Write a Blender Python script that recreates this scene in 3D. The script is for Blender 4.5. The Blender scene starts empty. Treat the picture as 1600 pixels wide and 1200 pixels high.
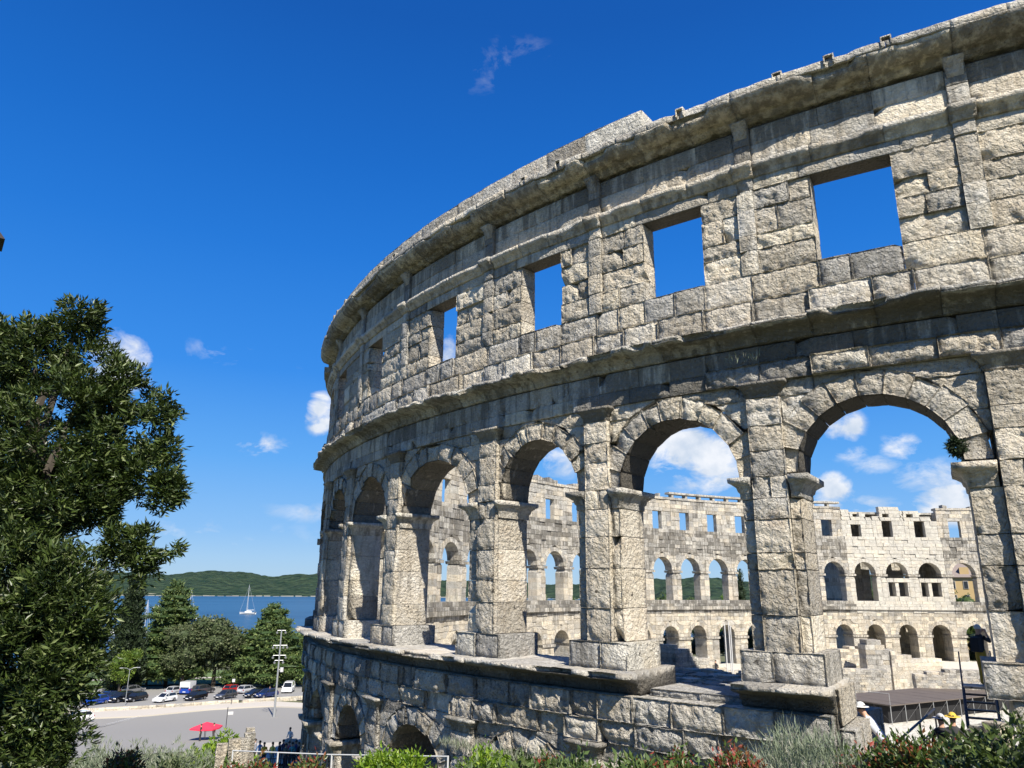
import bpy, math, random
import numpy as np
from mathutils import Matrix, Vector

# ------------------------------------------------------------------ camera, sky, sun, exposure
random.seed(7)
RS = np.random.RandomState(11)
SC = bpy.context.scene
COL = SC.collection
CAM = np.array([73.5864, 36.7087, 0.0])
YAW, PITCH, ROLL, FPX = 4.28473, 0.270407, 0.0094225, 1154.24
_f = np.array([math.cos(YAW)*math.cos(PITCH), math.sin(YAW)*math.cos(PITCH), math.sin(PITCH)])
_r = np.array([math.sin(YAW), -math.cos(YAW), 0.0])
_u = np.cross(_r, _f)
XC = math.cos(ROLL)*_r + math.sin(ROLL)*_u
YC = -math.sin(ROLL)*_r + math.cos(ROLL)*_u
cam = bpy.data.cameras.new('camera')
camo = bpy.data.objects.new('camera', cam)
COL.objects.link(camo)
cam.sensor_fit = 'HORIZONTAL'
cam.sensor_width = 36.0
cam.lens = 36.0*FPX/1600.0
cam.clip_start = 0.1
cam.clip_end = 20000.0
mw = Matrix.Identity(4)
for i in range(3):
    mw[i][0] = XC[i]; mw[i][1] = YC[i]; mw[i][2] = -_f[i]; mw[i][3] = CAM[i]
camo.matrix_world = mw
SC.camera = camo

def ray(px, py):
    d = _f*FPX + XC*(px-800.0) - YC*(py-600.0)
    return d/np.linalg.norm(d)

SUN_AZ, SUN_EL = math.radians(86.5), math.radians(46.0)
sd = np.array([math.cos(SUN_AZ)*math.cos(SUN_EL), math.sin(SUN_AZ)*math.cos(SUN_EL), math.sin(SUN_EL)])
sun = bpy.data.lights.new('sun', 'SUN')
sun.energy = 5.0
sun.angle = math.radians(0.53)
sun.color = (1.0, 0.94, 0.84)
suno = bpy.data.objects.new('sun', sun)
COL.objects.link(suno)
suno.rotation_euler = Vector(sd).to_track_quat('Z', 'Y').to_euler()

SC.view_settings.view_transform = 'Standard'
SC.view_settings.look = 'None'
SC.view_settings.exposure = 0.80
SC.view_settings.gamma = 1.0
SC.view_settings.use_curve_mapping = False
SC.render.engine = 'CYCLES'
SC.cycles.max_bounces = 6
SC.cycles.diffuse_bounces = 3
SC.cycles.glossy_bounces = 2
SC.cycles.transparent_max_bounces = 6

world = bpy.data.worlds.new("World")
SC.world = world
world.use_nodes = True
WN = world.node_tree.nodes; WL = world.node_tree.links
for n in list(WN): WN.remove(n)
def wn(t, **k):
    n = WN.new(t)
    for a, b in k.items(): setattr(n, a, b)
    return n
def wmath(op, a, b=None, clamp=False):
    n = wn('ShaderNodeMath', operation=op, use_clamp=clamp)
    for i, v in enumerate((a, b)):
        if v is None: continue
        if isinstance(v, (int, float)): n.inputs[i].default_value = v
        else: WL.new(v, n.inputs[i])
    return n.outputs[0]
w_out = wn('ShaderNodeOutputWorld'); w_bg = wn('ShaderNodeBackground')
w_bg.inputs['Strength'].default_value = 0.1
sky = wn('ShaderNodeTexSky', sky_type='NISHITA', sun_disc=False)
sky.sun_elevation = SUN_EL
sky.sun_rotation = math.radians(90) - SUN_AZ
sky.altitude = 30; sky.air_density = 1.0; sky.dust_density = 0.3; sky.ozone_density = 2.0
tc = wn('ShaderNodeTexCoord')
wz = wn('ShaderNodeSeparateXYZ'); WL.new(tc.outputs['Generated'], wz.inputs[0])
wr = wn('ShaderNodeValToRGB'); WL.new(wz.outputs[2], wr.inputs['Fac'])
SKC = [(0.0, (.42, .62, .80)), (.035, (.34, .58, .87)), (.07, (.23, .50, .90)), (.16, (.105, .39, .90)), (.27, (.030, .262, .83)), (.42, (.010, .185, .70)), (.52, (.005, .145, .60)), (.66, (.003, .100, .46)), (1.0, (.002, .065, .33))]
els = wr.color_ramp.elements
while len(els) < len(SKC): els.new(.5)
for e_, (p_, c_) in zip(els, SKC): e_.position = p_; e_.color = (*c_, 1)
wsc = wn('ShaderNodeVectorMath', operation='SCALE'); WL.new(wr.outputs[0], wsc.inputs[0]); wsc.inputs['Scale'].default_value = 5.75
hs = wn('ShaderNodeMix', data_type='RGBA'); hs.inputs['Factor'].default_value = .95
WL.new(sky.outputs[0], hs.inputs['A']); WL.new(wsc.outputs[0], hs.inputs['B'])
# clouds: fixed directions in the sky (azimuth/elevation patches), broken up by noise
CL = [  # px, py, half width, half height, density, softness
 (192, 568, 64, 60, 1.2), (345, 551, 80, 24, .62), (408, 698, 60, 26, .85), (500, 646, 32, 42, 1.5),
 (470, 800, 76, 20, .6), (300, 835, 250, 36, .52), (805, 88, 84, 38, .335), (750, 125, 70, 26, .33),
 (690, 170, 50, 22, .16), (480, 588, 50, 22, .28), (1080, 705, 100, 58, 1.35), (1115, 745, 90, 46, 1.0), (1060, 670, 66, 34, 1.3), (872, 716, 60, 44, .95),
 (1318, 664, 40, 34, 1.3), (1412, 698, 50, 26, 1.0), (1330, 708, 40, 20, .75), (1372, 726, 60, 22, .7),
 (1448, 748, 80, 38, .85), (1486, 788, 72, 36, 1.5), (1300, 768, 42, 36, 1.5), (1352, 792, 76, 28, .75),
 (700, 545, 22, 34, .95), (150, 940, 60, 20, .3), (835, 740, 40, 16, .6), (1200, 745, 40, 18, .7)]
wnz = wn('ShaderNodeTexNoise'); wnz.inputs['Scale'].default_value = 15.0; wnz.inputs['Distortion'].default_value = .35; wnz.inputs['Detail'].default_value = 9.0
wnz.inputs['Roughness'].default_value = 0.6
wmp = wn('ShaderNodeMapping'); wmp.inputs['Scale'].default_value = (1, 1, 1.9)
WL.new(tc.outputs['Generated'], wmp.inputs['Vector']); WL.new(wmp.outputs[0], wnz.inputs['Vector'])
tot = None
for (px, py, hw, hh, den) in CL:
    d = ray(px, py)
    r = np.cross(d, [0, 0, 1]); r /= np.linalg.norm(r); u = np.cross(r, d)
    a = hw/FPX*math.cos(math.atan2(px-800, FPX)); b = hh/FPX
    vs = []
    for vec, sc_ in ((r, a), (u, b)):
        n = wn('ShaderNodeVectorMath', operation='DOT_PRODUCT')
        WL.new(tc.outputs['Generated'], n.inputs[0]); n.inputs[1].default_value = tuple(vec/sc_)
        vs.append(wmath('MULTIPLY', n.outputs['Value'], n.outputs['Value']))
    e = wmath('ADD', vs[0], vs[1])
    nd = wn('ShaderNodeVectorMath', operation='DOT_PRODUCT')
    WL.new(tc.outputs['Generated'], nd.inputs[0]); nd.inputs[1].default_value = tuple(d)
    front = wmath('GREATER_THAN', nd.outputs['Value'], 0.3)
    e = wmath('SUBTRACT', 1.0, e, clamp=True)
    e = wmath('MULTIPLY', wmath('MULTIPLY', e, den), front)
    tot = e if tot is None else wmath('MAXIMUM', tot, e)
cn = wmath('MULTIPLY', wmath('SUBTRACT', .64, wnz.outputs['Fac']), 3.6)
cf = wmath('MULTIPLY', wmath('MULTIPLY', wmath('SUBTRACT', tot, cn), 1.5), wmath('POWER', wmath('MULTIPLY', tot, 1.2, clamp=True), 1.5), clamp=True)
shade = wn('ShaderNodeTexNoise'); shade.inputs['Scale'].default_value = 30.0; shade.inputs['Detail'].default_value = 6.0
WL.new(tc.outputs['Generated'], shade.inputs['Vector'])
ccol = wn('ShaderNodeMix', data_type='RGBA')
ccol.inputs['A'].default_value = (3.7, 4.2, 4.9, 1); ccol.inputs['B'].default_value = (5.5, 5.6, 5.8, 1)
WL.new(wmath('MULTIPLY', wmath('SUBTRACT', shade.outputs['Fac'], 0.36), 4.0, clamp=True), ccol.inputs['Factor'])
wmix = wn('ShaderNodeMix', data_type='RGBA')
WL.new(wmath('MULTIPLY', cf, 0.93), wmix.inputs['Factor']); WL.new(hs.outputs['Result'], wmix.inputs['A']); WL.new(ccol.outputs['Result'], wmix.inputs['B'])
WL.new(wmix.outputs['Result'], w_bg.inputs['Color']); WL.new(w_bg.outputs[0], w_out.inputs['Surface'])

# ------------------------------------------------------------------ helpers
def hash3(ix, iy, iz, seed):
    h = (ix*374761393 + iy*668265263 + iz*2147483647 + seed*974634777) & 0xFFFFFFFF
    h = ((h ^ (h >> 13))*1274126177) & 0xFFFFFFFF
    h = h ^ (h >> 16)
    return (h & 0xFFFF)/65535.0
def vnoise(p, scale, seed=0):
    q = p*scale; i = np.floor(q).astype(np.int64); f = q-i; f = f*f*(3-2*f); out = 0
    for a in (0, 1):
        for b in (0, 1):
            for c in (0, 1):
                w = (f[:, 0] if a else 1-f[:, 0])*(f[:, 1] if b else 1-f[:, 1])*(f[:, 2] if c else 1-f[:, 2])
                out = out + w*hash3(i[:, 0]+a, i[:, 1]+b, i[:, 2]+c, seed)
    return out*2-1

class Acc:
    def __init__(s): s.v = []; s.q = []; s.t = []; s.c = []; s.n = 0; s.m = []
    def add(s, v, q=None, t=None, col=(0, 0, .5, 1), mat=0):
        v = np.asarray(v, float).reshape(-1, 3)
        s.v.append(v)
        c = np.asarray(col, float)
        s.c.append(np.broadcast_to(c, (len(v), 4)))
        if q is not None and len(q): s.q.append(np.asarray(q, int)+s.n); s.m.append((4, len(q), mat))
        if t is not None and len(t): s.t.append(np.asarray(t, int)+s.n); s.m.append((3, len(t), mat))
        s.n += len(v)
    def join(s, o):
        for v in o.v: s.v.append(v)
        for c in o.c: s.c.append(c)
        for q in o.q: s.q.append(q+s.n)
        for t in o.t: s.t.append(t+s.n)
        s.m += o.m; s.n += o.n
    def mesh(s, name, mats, origin=(0, 0, 0), smooth=False, attr=True):
        me = bpy.data.meshes.new(name)
        V = np.concatenate(s.v)-np.asarray(origin, float)
        Q = np.concatenate(s.q) if s.q else np.zeros((0, 4), int)
        T = np.concatenate(s.t) if s.t else np.zeros((0, 3), int)
        me.vertices.add(len(V)); me.vertices.foreach_set('co', V.ravel().astype(np.float32))
        nl = Q.size+T.size; me.loops.add(nl)
        me.loops.foreach_set('vertex_index', np.concatenate([Q.ravel(), T.ravel()]).astype(np.int32))
        nf = len(Q)+len(T); me.polygons.add(nf)
        me.polygons.foreach_set('loop_start', np.concatenate([np.arange(len(Q))*4, Q.size+np.arange(len(T))*3]).astype(np.int32))
        mi = [x for n, cnt, m in s.m if n == 4 for x in [m]*cnt]+[x for n, cnt, m in s.m if n == 3 for x in [m]*cnt]
        if not isinstance(mats, (list, tuple)): mats = [mats]
        for m in mats: me.materials.append(m)
        me.update(calc_edges=True)
        if any(mi): me.polygons.foreach_set('material_index', np.array(mi, np.int32))
        me.polygons.foreach_set('use_smooth', np.full(nf, bool(smooth)))
        if attr:
            a = me.color_attributes.new('blk', 'FLOAT_COLOR', 'POINT')
            a.data.foreach_set('color', np.concatenate(s.c).astype(np.float32).ravel())
        return me
    def build(s, name, mats, parent=None, origin=(0, 0, 0), smooth=False, attr=True, kind=None):
        if not s.v: return None
        o = bpy.data.objects.new(name, s.mesh(name, mats, origin, smooth, attr))
        COL.objects.link(o)
        if parent is not None: o.parent = parent
        else: o.location = origin
        if kind: o['kind'] = kind
        return o

def tag(o, label=None, cat=None, group=None, kind=None):
    if label: o['label'] = label
    if cat: o['category'] = cat
    if group: o['group'] = group
    if kind: o['kind'] = kind
    return o
def empty(name, loc, label, cat, group=None, rz=0.0):
    o = bpy.data.objects.new(name, None); COL.objects.link(o)
    o.empty_display_size = .3
    o.location = tuple(float(x) for x in loc); o.rotation_euler = (0, 0, rz)
    return tag(o, label, cat, group)
def copy_tree(o, parent=None):
    kids = list(o.children)
    c = o.copy(); COL.objects.link(c)
    if parent is not None: c.parent = parent
    for ch in kids: copy_tree(ch, c)
    return c

BOXQ = [(0, 3, 2, 1), (4, 5, 6, 7), (0, 1, 5, 4), (1, 2, 6, 5), (2, 3, 7, 6), (3, 0, 4, 7)]
def box(acc, x0, x1, y0, y1, z0, z1, col=(0, 0, .5, 1), mat=0):
    acc.add([(x0, y0, z0), (x1, y0, z0), (x1, y1, z0), (x0, y1, z0), (x0, y0, z1), (x1, y0, z1), (x1, y1, z1), (x0, y1, z1)], BOXQ, col=col, mat=mat)
def tube(acc, a, b, r0, r1=None, n=6, mat=0, cap=True, col=(0, 0, .5, 1)):
    a = np.array(a, float); b = np.array(b, float); r1 = r0 if r1 is None else r1
    d = b-a; L = np.linalg.norm(d)
    if L < 1e-6: return
    d /= L
    s = np.cross(d, [0, 0, 1]) if abs(d[2]) < .95 else np.cross(d, [1, 0, 0])
    s /= np.linalg.norm(s); t = np.cross(d, s)
    an = np.arange(n)*2*np.pi/n
    ring = np.cos(an)[:, None]*s + np.sin(an)[:, None]*t
    v = np.concatenate([a+ring*r0, b+ring*r1, [a, b]])
    q = [(i, (i+1) % n, n+(i+1) % n, n+i) for i in range(n)]
    tr = [(2*n, (i+1) % n, i) for i in range(n)]+[(2*n+1, n+i, n+(i+1) % n) for i in range(n)] if cap else None
    acc.add(v, q, tr, mat=mat, col=col)
def path(acc, pts, r, n=6, mat=0):
    for i in range(len(pts)-1):
        r0 = r[i] if isinstance(r, (list, tuple)) else r
        r1 = r[i+1] if isinstance(r, (list, tuple)) else r
        tube(acc, pts[i], pts[i+1], r0, r1, n, mat)

# ------------------------------------------------------------------ materials
class NT:
    def __init__(s, name):
        s.mat = bpy.data.materials.new(name); s.mat.use_nodes = True
        s.t = s.mat.node_tree; s.b = s.t.nodes['Principled BSDF']
    def n(s, ty, ins=None, **k):
        n = s.t.nodes.new(ty)
        for a, b in k.items(): setattr(n, a, b)
        for a, b in (ins or {}).items():
            if isinstance(b, bpy.types.NodeSocket): s.t.links.new(b, n.inputs[a])
            else: n.inputs[a].default_value = b
        return n
    def mth(s, op, a, b=0.0, clamp=False): return s.n('ShaderNodeMath', {0: a, 1: b}, operation=op, use_clamp=clamp).outputs[0]
    def mix(s, f, a, b, bt='MIX'):
        n = s.n('ShaderNodeMix', data_type='RGBA', blend_type=bt)
        for k, v in (('Factor', f), ('A', a), ('B', b)):
            if isinstance(v, bpy.types.NodeSocket): s.t.links.new(v, n.inputs[k])
            else: n.inputs[k].default_value = v if k == 'Factor' else (*v, 1)[:4]
        return n.outputs['Result']
    def noise(s, sc, det=4, rough=.55, vec=None, out='Fac'):
        n = s.n('ShaderNodeTexNoise', {'Scale': sc, 'Detail': det, 'Roughness': rough})
        if vec is not None: s.t.links.new(vec, n.inputs['Vector'])
        return n.outputs[out]
    def set(s, k, v):
        if isinstance(v, bpy.types.NodeSocket): s.t.links.new(v, s.b.inputs[k])
        else: s.b.inputs[k].default_value = v if isinstance(v, (int, float)) else (*v, 1)[:4]
    def pos(s): return s.n('ShaderNodeNewGeometry').outputs['Position']
    def ramp(s, f, stops):
        n = s.n('ShaderNodeValToRGB', {'Fac': f}); e = n.color_ramp.elements
        while len(e) < len(stops): e.new(.5)
        for i, (p, c) in enumerate(stops): e[i].position = p; e[i].color = (*c, 1)[:4]
        return n.outputs['Color']
    def bump(s, h, st=.5, dist=.02):
        n = s.n('ShaderNodeBump', {'Height': h, 'Strength': st, 'Distance': dist})
        s.t.links.new(n.outputs[0], s.b.inputs['Normal'])
def simple(name, col, rough=.6, metal=0., var=.15, sc=8., bump=0., spec=.5):
    m = NT(name); f = m.noise(sc, 4)
    a = tuple(c*(1-var) for c in col); b = tuple(min(1, c*(1+var)) for c in col)
    m.set('Base Color', m.mix(f, a, b)); m.set('Roughness', rough); m.set('Metallic', metal)
    m.b.inputs['Specular IOR Level'].default_value = spec
    if bump: m.bump(m.noise(sc*3, 6), bump, .02)
    return m.mat

def stone_mat(white=0.):
    m = NT('weathered_limestone' if not white else 'clean_white_limestone'); P = m.pos()
    at = m.n('ShaderNodeAttribute', attribute_name='blk')
    sp = m.n('ShaderNodeSeparateColor', {'Color': at.outputs['Color']})
    G, S, R = sp.outputs[0], sp.outputs[1], sp.outputs[2]; A = at.outputs['Alpha']
    nl = m.noise(.45, 3, .5, P); nm = m.noise(2.1, 6, .6, P); nf = m.noise(11., 9, .68, P); nff = m.noise(38., 5, .7, P)
    mp = m.n('ShaderNodeMapping', {'Vector': P, 'Scale': (2.6, 2.6, .3)})
    st = m.noise(1.5, 6, .62, mp.outputs[0])
    warm = m.mix(m.mth('MULTIPLY', m.mth('SUBTRACT', nm, .3), 2.2, True), (.52, .455, .35), (.73, .675, .565))
    warm = m.mix(m.mth('MULTIPLY', m.mth('SUBTRACT', nf, .5), 3.5, True), warm, (.82, .78, .69))
    gray = m.mix(m.mth('MULTIPLY', m.mth('SUBTRACT', nm, .32), 2.6, True), (.33, .32, .29), (.62, .60, .55))
    gray = m.mix(m.mth('MULTIPLY', m.mth('SUBTRACT', nf, .53), 5., True), gray, (.80, .78, .73))
    gf = m.mth('ADD', m.mth('MULTIPLY', G, 1.5), m.mth('MULTIPLY', m.mth('SUBTRACT', nl, .62), 2.2))
    gf = m.mth('ADD', gf, m.mth('MULTIPLY', m.mth('SUBTRACT', nm, .5), 1.6), True)
    c = m.mix(gf, warm, gray)
    # rust coloured patches
    rf = m.mth('MULTIPLY', m.mth('SUBTRACT', m.noise(.9, 5, .65, m.n('ShaderNodeMapping', {'Vector': P, 'Location': (7, 3, 1)}).outputs[0]), .60), 3.5, True)
    c = m.mix(m.mth('MULTIPLY', rf, .55), c, (.40, .25, .14))
    # block to block tint
    c = m.mix(1.0, c, m.ramp(R, [(0, (.66, .65, .64)), (.35, (.93, .92, .90)), (.7, (1.03, 1.0, .96)), (1, (1.16, 1.14, 1.08))]), 'MULTIPLY')
    wq_ = m.n('ShaderNodeVectorMath', {0: P, 1: m.n('ShaderNodeVectorMath', {0: m.n('ShaderNodeTexNoise', {'Vector': P, 'Scale': 5., 'Detail': 4.}).outputs['Color'], 'Scale': .3}, operation='SCALE').outputs[0]}, operation='ADD').outputs[0]
    # dark algae: streaks running down; shade of pits and holes painted into the colour
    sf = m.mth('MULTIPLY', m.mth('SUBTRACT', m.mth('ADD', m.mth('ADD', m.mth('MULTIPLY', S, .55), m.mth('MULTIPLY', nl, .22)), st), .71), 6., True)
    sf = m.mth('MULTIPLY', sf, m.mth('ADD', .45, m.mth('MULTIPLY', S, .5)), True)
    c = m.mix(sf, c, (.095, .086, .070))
    pit = m.mth('MULTIPLY', m.mth('SUBTRACT', .455, m.mth('ADD', m.mth('MULTIPLY', nf, .6), m.mth('MULTIPLY', nff, .4))), 14., True)
    c = m.mix(m.mth('MULTIPLY', pit, m.mth('MULTIPLY', A, .72)), c, (.10, .08, .058))
    hole = m.n('ShaderNodeTexVoronoi', {'Vector': wq_, 'Scale': 1.35}).outputs['Distance']
    hf = m.mth('MULTIPLY', m.mth('SUBTRACT', .085, hole), 30., True)
    c = m.mix(m.mth('MULTIPLY', hf, m.mth('MULTIPLY', A, .8), True), c, (.05, .042, .034))
    if white: c = m.mix(.3, c, (.64, .61, .54)); c = m.mix(1., c, (.86, .86, .85), 'MULTIPLY')
    m.set('Base Color', c); m.set('Roughness', .92); m.b.inputs['Specular IOR Level'].default_value = .25
    wq = m.n('ShaderNodeVectorMath', {0: P, 1: m.n('ShaderNodeVectorMath', {0: m.n('ShaderNodeTexNoise', {'Vector': P, 'Scale': 6., 'Detail': 3.}).outputs['Color'], 'Scale': .16}, operation='SCALE').outputs[0]}, operation='ADD').outputs[0]
    vor = m.n('ShaderNodeTexVoronoi', {'Vector': wq, 'Scale': 9.}).outputs['Distance']
    vor2 = m.n('ShaderNodeTexVoronoi', {'Vector': wq, 'Scale': 21.}).outputs['Distance']
    h = m.mth('ADD', m.mth('MULTIPLY', nf, 1.5), m.mth('ADD', m.mth('MULTIPLY', vor, -.9), m.mth('MULTIPLY', nff, .3)))
    h = m.mth('ADD', h, m.mth('MULTIPLY', vor2, .45))
    h = m.mth('MULTIPLY', h, m.mth('ADD', .10, A))
    m.bump(h, 1., .11)
    return m.mat
M = {}
M['stone'] = stone_mat()
M['stone_white'] = stone_mat(1.)
M['metal_white'] = simple('painted_white_steel', (.50, .50, .49), .45, 0, .06)
M['metal_dark'] = simple('dark_painted_steel', (.03, .03, .032), .5, 0, .2)
M['galv'] = simple('galvanised_steel', (.42, .43, .43), .45, .6, .12)
M['black_cloth'] = simple('black_backing_cloth', (.012, .012, .013), .95)
M['tyre'] = simple('tyre_rubber', (.02, .02, .021), .85)
M['bark'] = simple('tree_bark', (.055, .045, .034), .95, 0, .4, 5., .8)

def leaf_mat(name, c1, c2, c3, rough=.5, trans=.25, attr=True):
    m = NT(name)
    at = m.n('ShaderNodeAttribute', attribute_name='blk')
    sp = m.n('ShaderNodeSeparateColor', {'Color': at.outputs['Color']})
    c = m.mix(sp.outputs[0], c1, c2)
    c = m.mix(sp.outputs[1], c, c3)
    m.set('Base Color', c); m.set('Roughness', rough); m.b.inputs['Specular IOR Level'].default_value = .35
    tr = m.n('ShaderNodeBsdfTranslucent', {'Color': m.mix(.5, c, (c2[0]*1.4, c2[1]*1.5, c2[2]*.8))})
    mx = m.n('ShaderNodeMixShader', {'Fac': trans})
    m.t.links.new(m.b.outputs[0], mx.inputs[1]); m.t.links.new(tr.outputs[0], mx.inputs[2])
    out = [n for n in m.t.nodes if n.type == 'OUTPUT_MATERIAL'][0]
    m.t.links.new(mx.outputs[0], out.inputs['Surface'])
    return m.mat
M['leaf_dark'] = leaf_mat('glossy_dark_leaves', (.008, .018, .005), (.066, .098, .020), (.18, .215, .08), .42, .12)
M['leaf_cypress'] = leaf_mat('cypress_leaves', (.015, .028, .012), (.035, .055, .02), (.05, .075, .03), .6, .08)
M['leaf_cedar'] = leaf_mat('cedar_needles', (.03, .06, .018), (.11, .16, .045), (.18, .22, .07), .6, .18)
M['leaf_olive'] = leaf_mat('grey_green_leaves', (.04, .06, .022), (.12, .15, .065), (.17, .18, .10), .6, .2)
M['leaf_bright'] = leaf_mat('bright_green_leaves', (.06, .12, .01), (.19, .30, .02), (.30, .38, .05), .4, .3)
M['leaf_mid'] = leaf_mat('mid_green_leaves', (.04, .07, .018), (.10, .15, .035), (.15, .19, .06), .5, .2)
M['leaf_yellow'] = leaf_mat('yellow_green_leaves', (.05, .09, .012), (.14, .21, .025), (.22, .27, .05), .5, .2)
M['leaf_red'] = leaf_mat('red_tipped_leaves', (.035, .06, .015), (.10, .15, .035), (.28, .035, .03), .4, .25)
M['leaf_sage'] = leaf_mat('grey_lavender_leaves', (.12, .15, .09), (.24, .28, .19), (.34, .33, .27), .7, .2)

# ------------------------------------------------------------------ ellipse frame of the amphitheatre
EA, EB = 66.2, 52.55
_t = np.linspace(0, 2*np.pi, 8001)
_s = np.concatenate([[0], np.cumsum(np.hypot(np.diff(EA*np.cos(_t)), np.diff(EB*np.sin(_t))))])
PER = _s[-1]; BAY = PER/72
PH = 5.59633
_bk = [-1, 0, 1, 2, 3, 4, 5.5]; _bv = [0, -.029, -.060, -.008, .064, -.044, 0]
def frame(k):
    k = np.asarray(k, float)
    b = PH-k+np.interp(k, _bk, _bv)
    t = np.interp(np.mod(b*BAY, PER), _s, _t)
    c, s = np.cos(t), np.sin(t)
    n = np.stack([c/EA, s/EB], -1); n /= np.linalg.norm(n, axis=-1, keepdims=True)
    return np.stack([EA*c, EB*s], -1), n
def kz(k, off, z):
    p, n = frame(k)
    off = np.asarray(off, float); z = np.asarray(z, float)
    xy = p+n*off[..., None]
    return np.concatenate([xy, np.broadcast_to(z, xy.shape[:-1])[..., None]], -1)
# ------------------------------------------------------------------ masonry generators
_lat = {}
def lattice(nu, nv, nw):
    key = (nu, nv, nw)
    if key in _lat: return _lat[key]
    idx = {}; L = []
    def g(i, j, k):
        if (i, j, k) not in idx: idx[(i, j, k)] = len(L); L.append((i, j, k))
        return idx[(i, j, k)]
    Q = []
    for i in range(nu):
        for j in range(nv):
            Q.append((g(i, j, 0), g(i+1, j, 0), g(i+1, j+1, 0), g(i, j+1, 0)))
            Q.append((g(i, j, nw), g(i, j+1, nw), g(i+1, j+1, nw), g(i+1, j, nw)))
    for i in range(nu):
        for k in range(nw):
            Q.append((g(i, 0, k), g(i, 0, k+1), g(i+1, 0, k+1), g(i+1, 0, k)))
            Q.append((g(i, nv, k), g(i+1, nv, k), g(i+1, nv, k+1), g(i, nv, k+1)))
    for j in range(nv):
        for k in range(nw):
            Q.append((g(0, j, k), g(0, j+1, k), g(0, j+1, k+1), g(0, j, k+1)))
            Q.append((g(nu, j, k), g(nu, j, k+1), g(nu, j+1, k+1), g(nu, j+1, k)))
    _lat[key] = (np.array(L), np.array(Q))
    return _lat[key]

def spaced(n, length, e):
    if n < 3 or length < 4*e: return np.linspace(0, 1, n+1)
    a = e/length
    return np.concatenate([[0], np.linspace(a, 1-a, n-1), [1]])

SEED = [0]
def hexa(acc, c4, F, B, g=.1, rough=.03, bev=.03, col=(.5, 0, .5, .6), chunk=0., jit=0.003, soffit=0.):
    """one stone: c4 = four (k, z) corners (low k low z, high k low z, high k high z, low k high z), from offset F (face) back to B"""
    SEED[0] += 1; sd_ = SEED[0]
    c4 = np.array(c4, float)
    W = (abs(c4[1, 0]-c4[0, 0])+abs(c4[2, 0]-c4[3, 0]))*.5*BAY
    H = abs(c4[3, 1]-c4[0, 1])*.5+abs(c4[2, 1]-c4[1, 1])*.5
    D = abs(F-B); sg = 1. if F > B else -1.
    nu = int(np.clip(round(W/g)+2, 3, 26)); nv = int(np.clip(round(H/g)+2, 3, 20)); nw = int(np.clip(round(D/(g*1.8))+1, 2, 9))
    L, Q = lattice(nu, nv, nw)
    U = spaced(nu, W, .03); V = spaced(nv, H, .03)
    Wt = np.concatenate([[0, .03/max(D, .1)], np.linspace(.03/max(D, .1), 1, nw)[1:]]) if D > .15 else np.linspace(0, 1, nw+1)
    u, v, w = U[L[:, 0]], V[L[:, 1]], Wt[L[:, 2]]
    cc = ((1-u)*(1-v))[:, None]*c4[0]+(u*(1-v))[:, None]*c4[1]+(u*v)[:, None]*c4[2]+((1-u)*v)[:, None]*c4[3]
    p0 = np.stack([cc[:, 0]*BAY, cc[:, 1], F+(B-F)*w], 1)
    n1 = vnoise(p0, 3.1, 5); n2 = vnoise(p0, 8.5, 9); n3 = vnoise(p0+31.7, 19., 3)
    n4 = 1-2*np.abs(vnoise(p0+11.3, 5.2, 61)); n5 = 1-2*np.abs(vnoise(p0+5.1, 11., 62))
    nn = .30*n1+.25*n2+.12*n3+.38*n4+.26*n5
    du = np.minimum(u, 1-u)*W; dv = np.minimum(v, 1-v)*H
    front = (L[:, 2] == 0)
    de = np.minimum(du, dv)
    fal = .05+rough*.8
    pull = bev*np.exp(-(de/fal)**2*1.2) + rough*(.5-nn)
    off = F+(B-F)*w
    off = np.where(front, off-sg*pull, off)
    cen = c4.mean(0)
    # sides drawn in a little so that joints show
    side = (~front)
    ed = (rough*.14*np.clip(n2+.35, 0, 1)+jit)
    ul = np.where(L[:, 0] == 0, 1., np.where(L[:, 0] == nu, -1., 0.)); vl = np.where(L[:, 1] == 0, 1., np.where(L[:, 1] == nv, -1., 0.))
    ek = np.where(front, ed+bev*.18, ed)
    kk = cc[:, 0]+ul*ek/BAY; zz = cc[:, 1]+vl*ek
    if chunk > 0 and random.random() < chunk:
        cu, cv = random.choice([0, 1]), random.choice([0, 1])
        R = random.uniform(.15, .42)
        dd = np.hypot((u-cu)*W, (v-cv)*H)+abs(F-off)*.8
        f = np.clip(1-dd/R, 0, 1)*random.uniform(.3, .8)*R
        off = off-sg*f*np.where(w < .4, 1, 0)
        zz = zz+f*(.5-cv)*.9*np.where(w < .4, 1, 0)
    V3 = kz(kk, off, zz)
    q = Q if sg > 0 else Q[:, ::-1]
    c = np.array(col, float)
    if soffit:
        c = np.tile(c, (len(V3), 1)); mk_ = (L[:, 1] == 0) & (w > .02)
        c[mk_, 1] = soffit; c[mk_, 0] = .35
    acc.add(V3, q, col=c)

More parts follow.
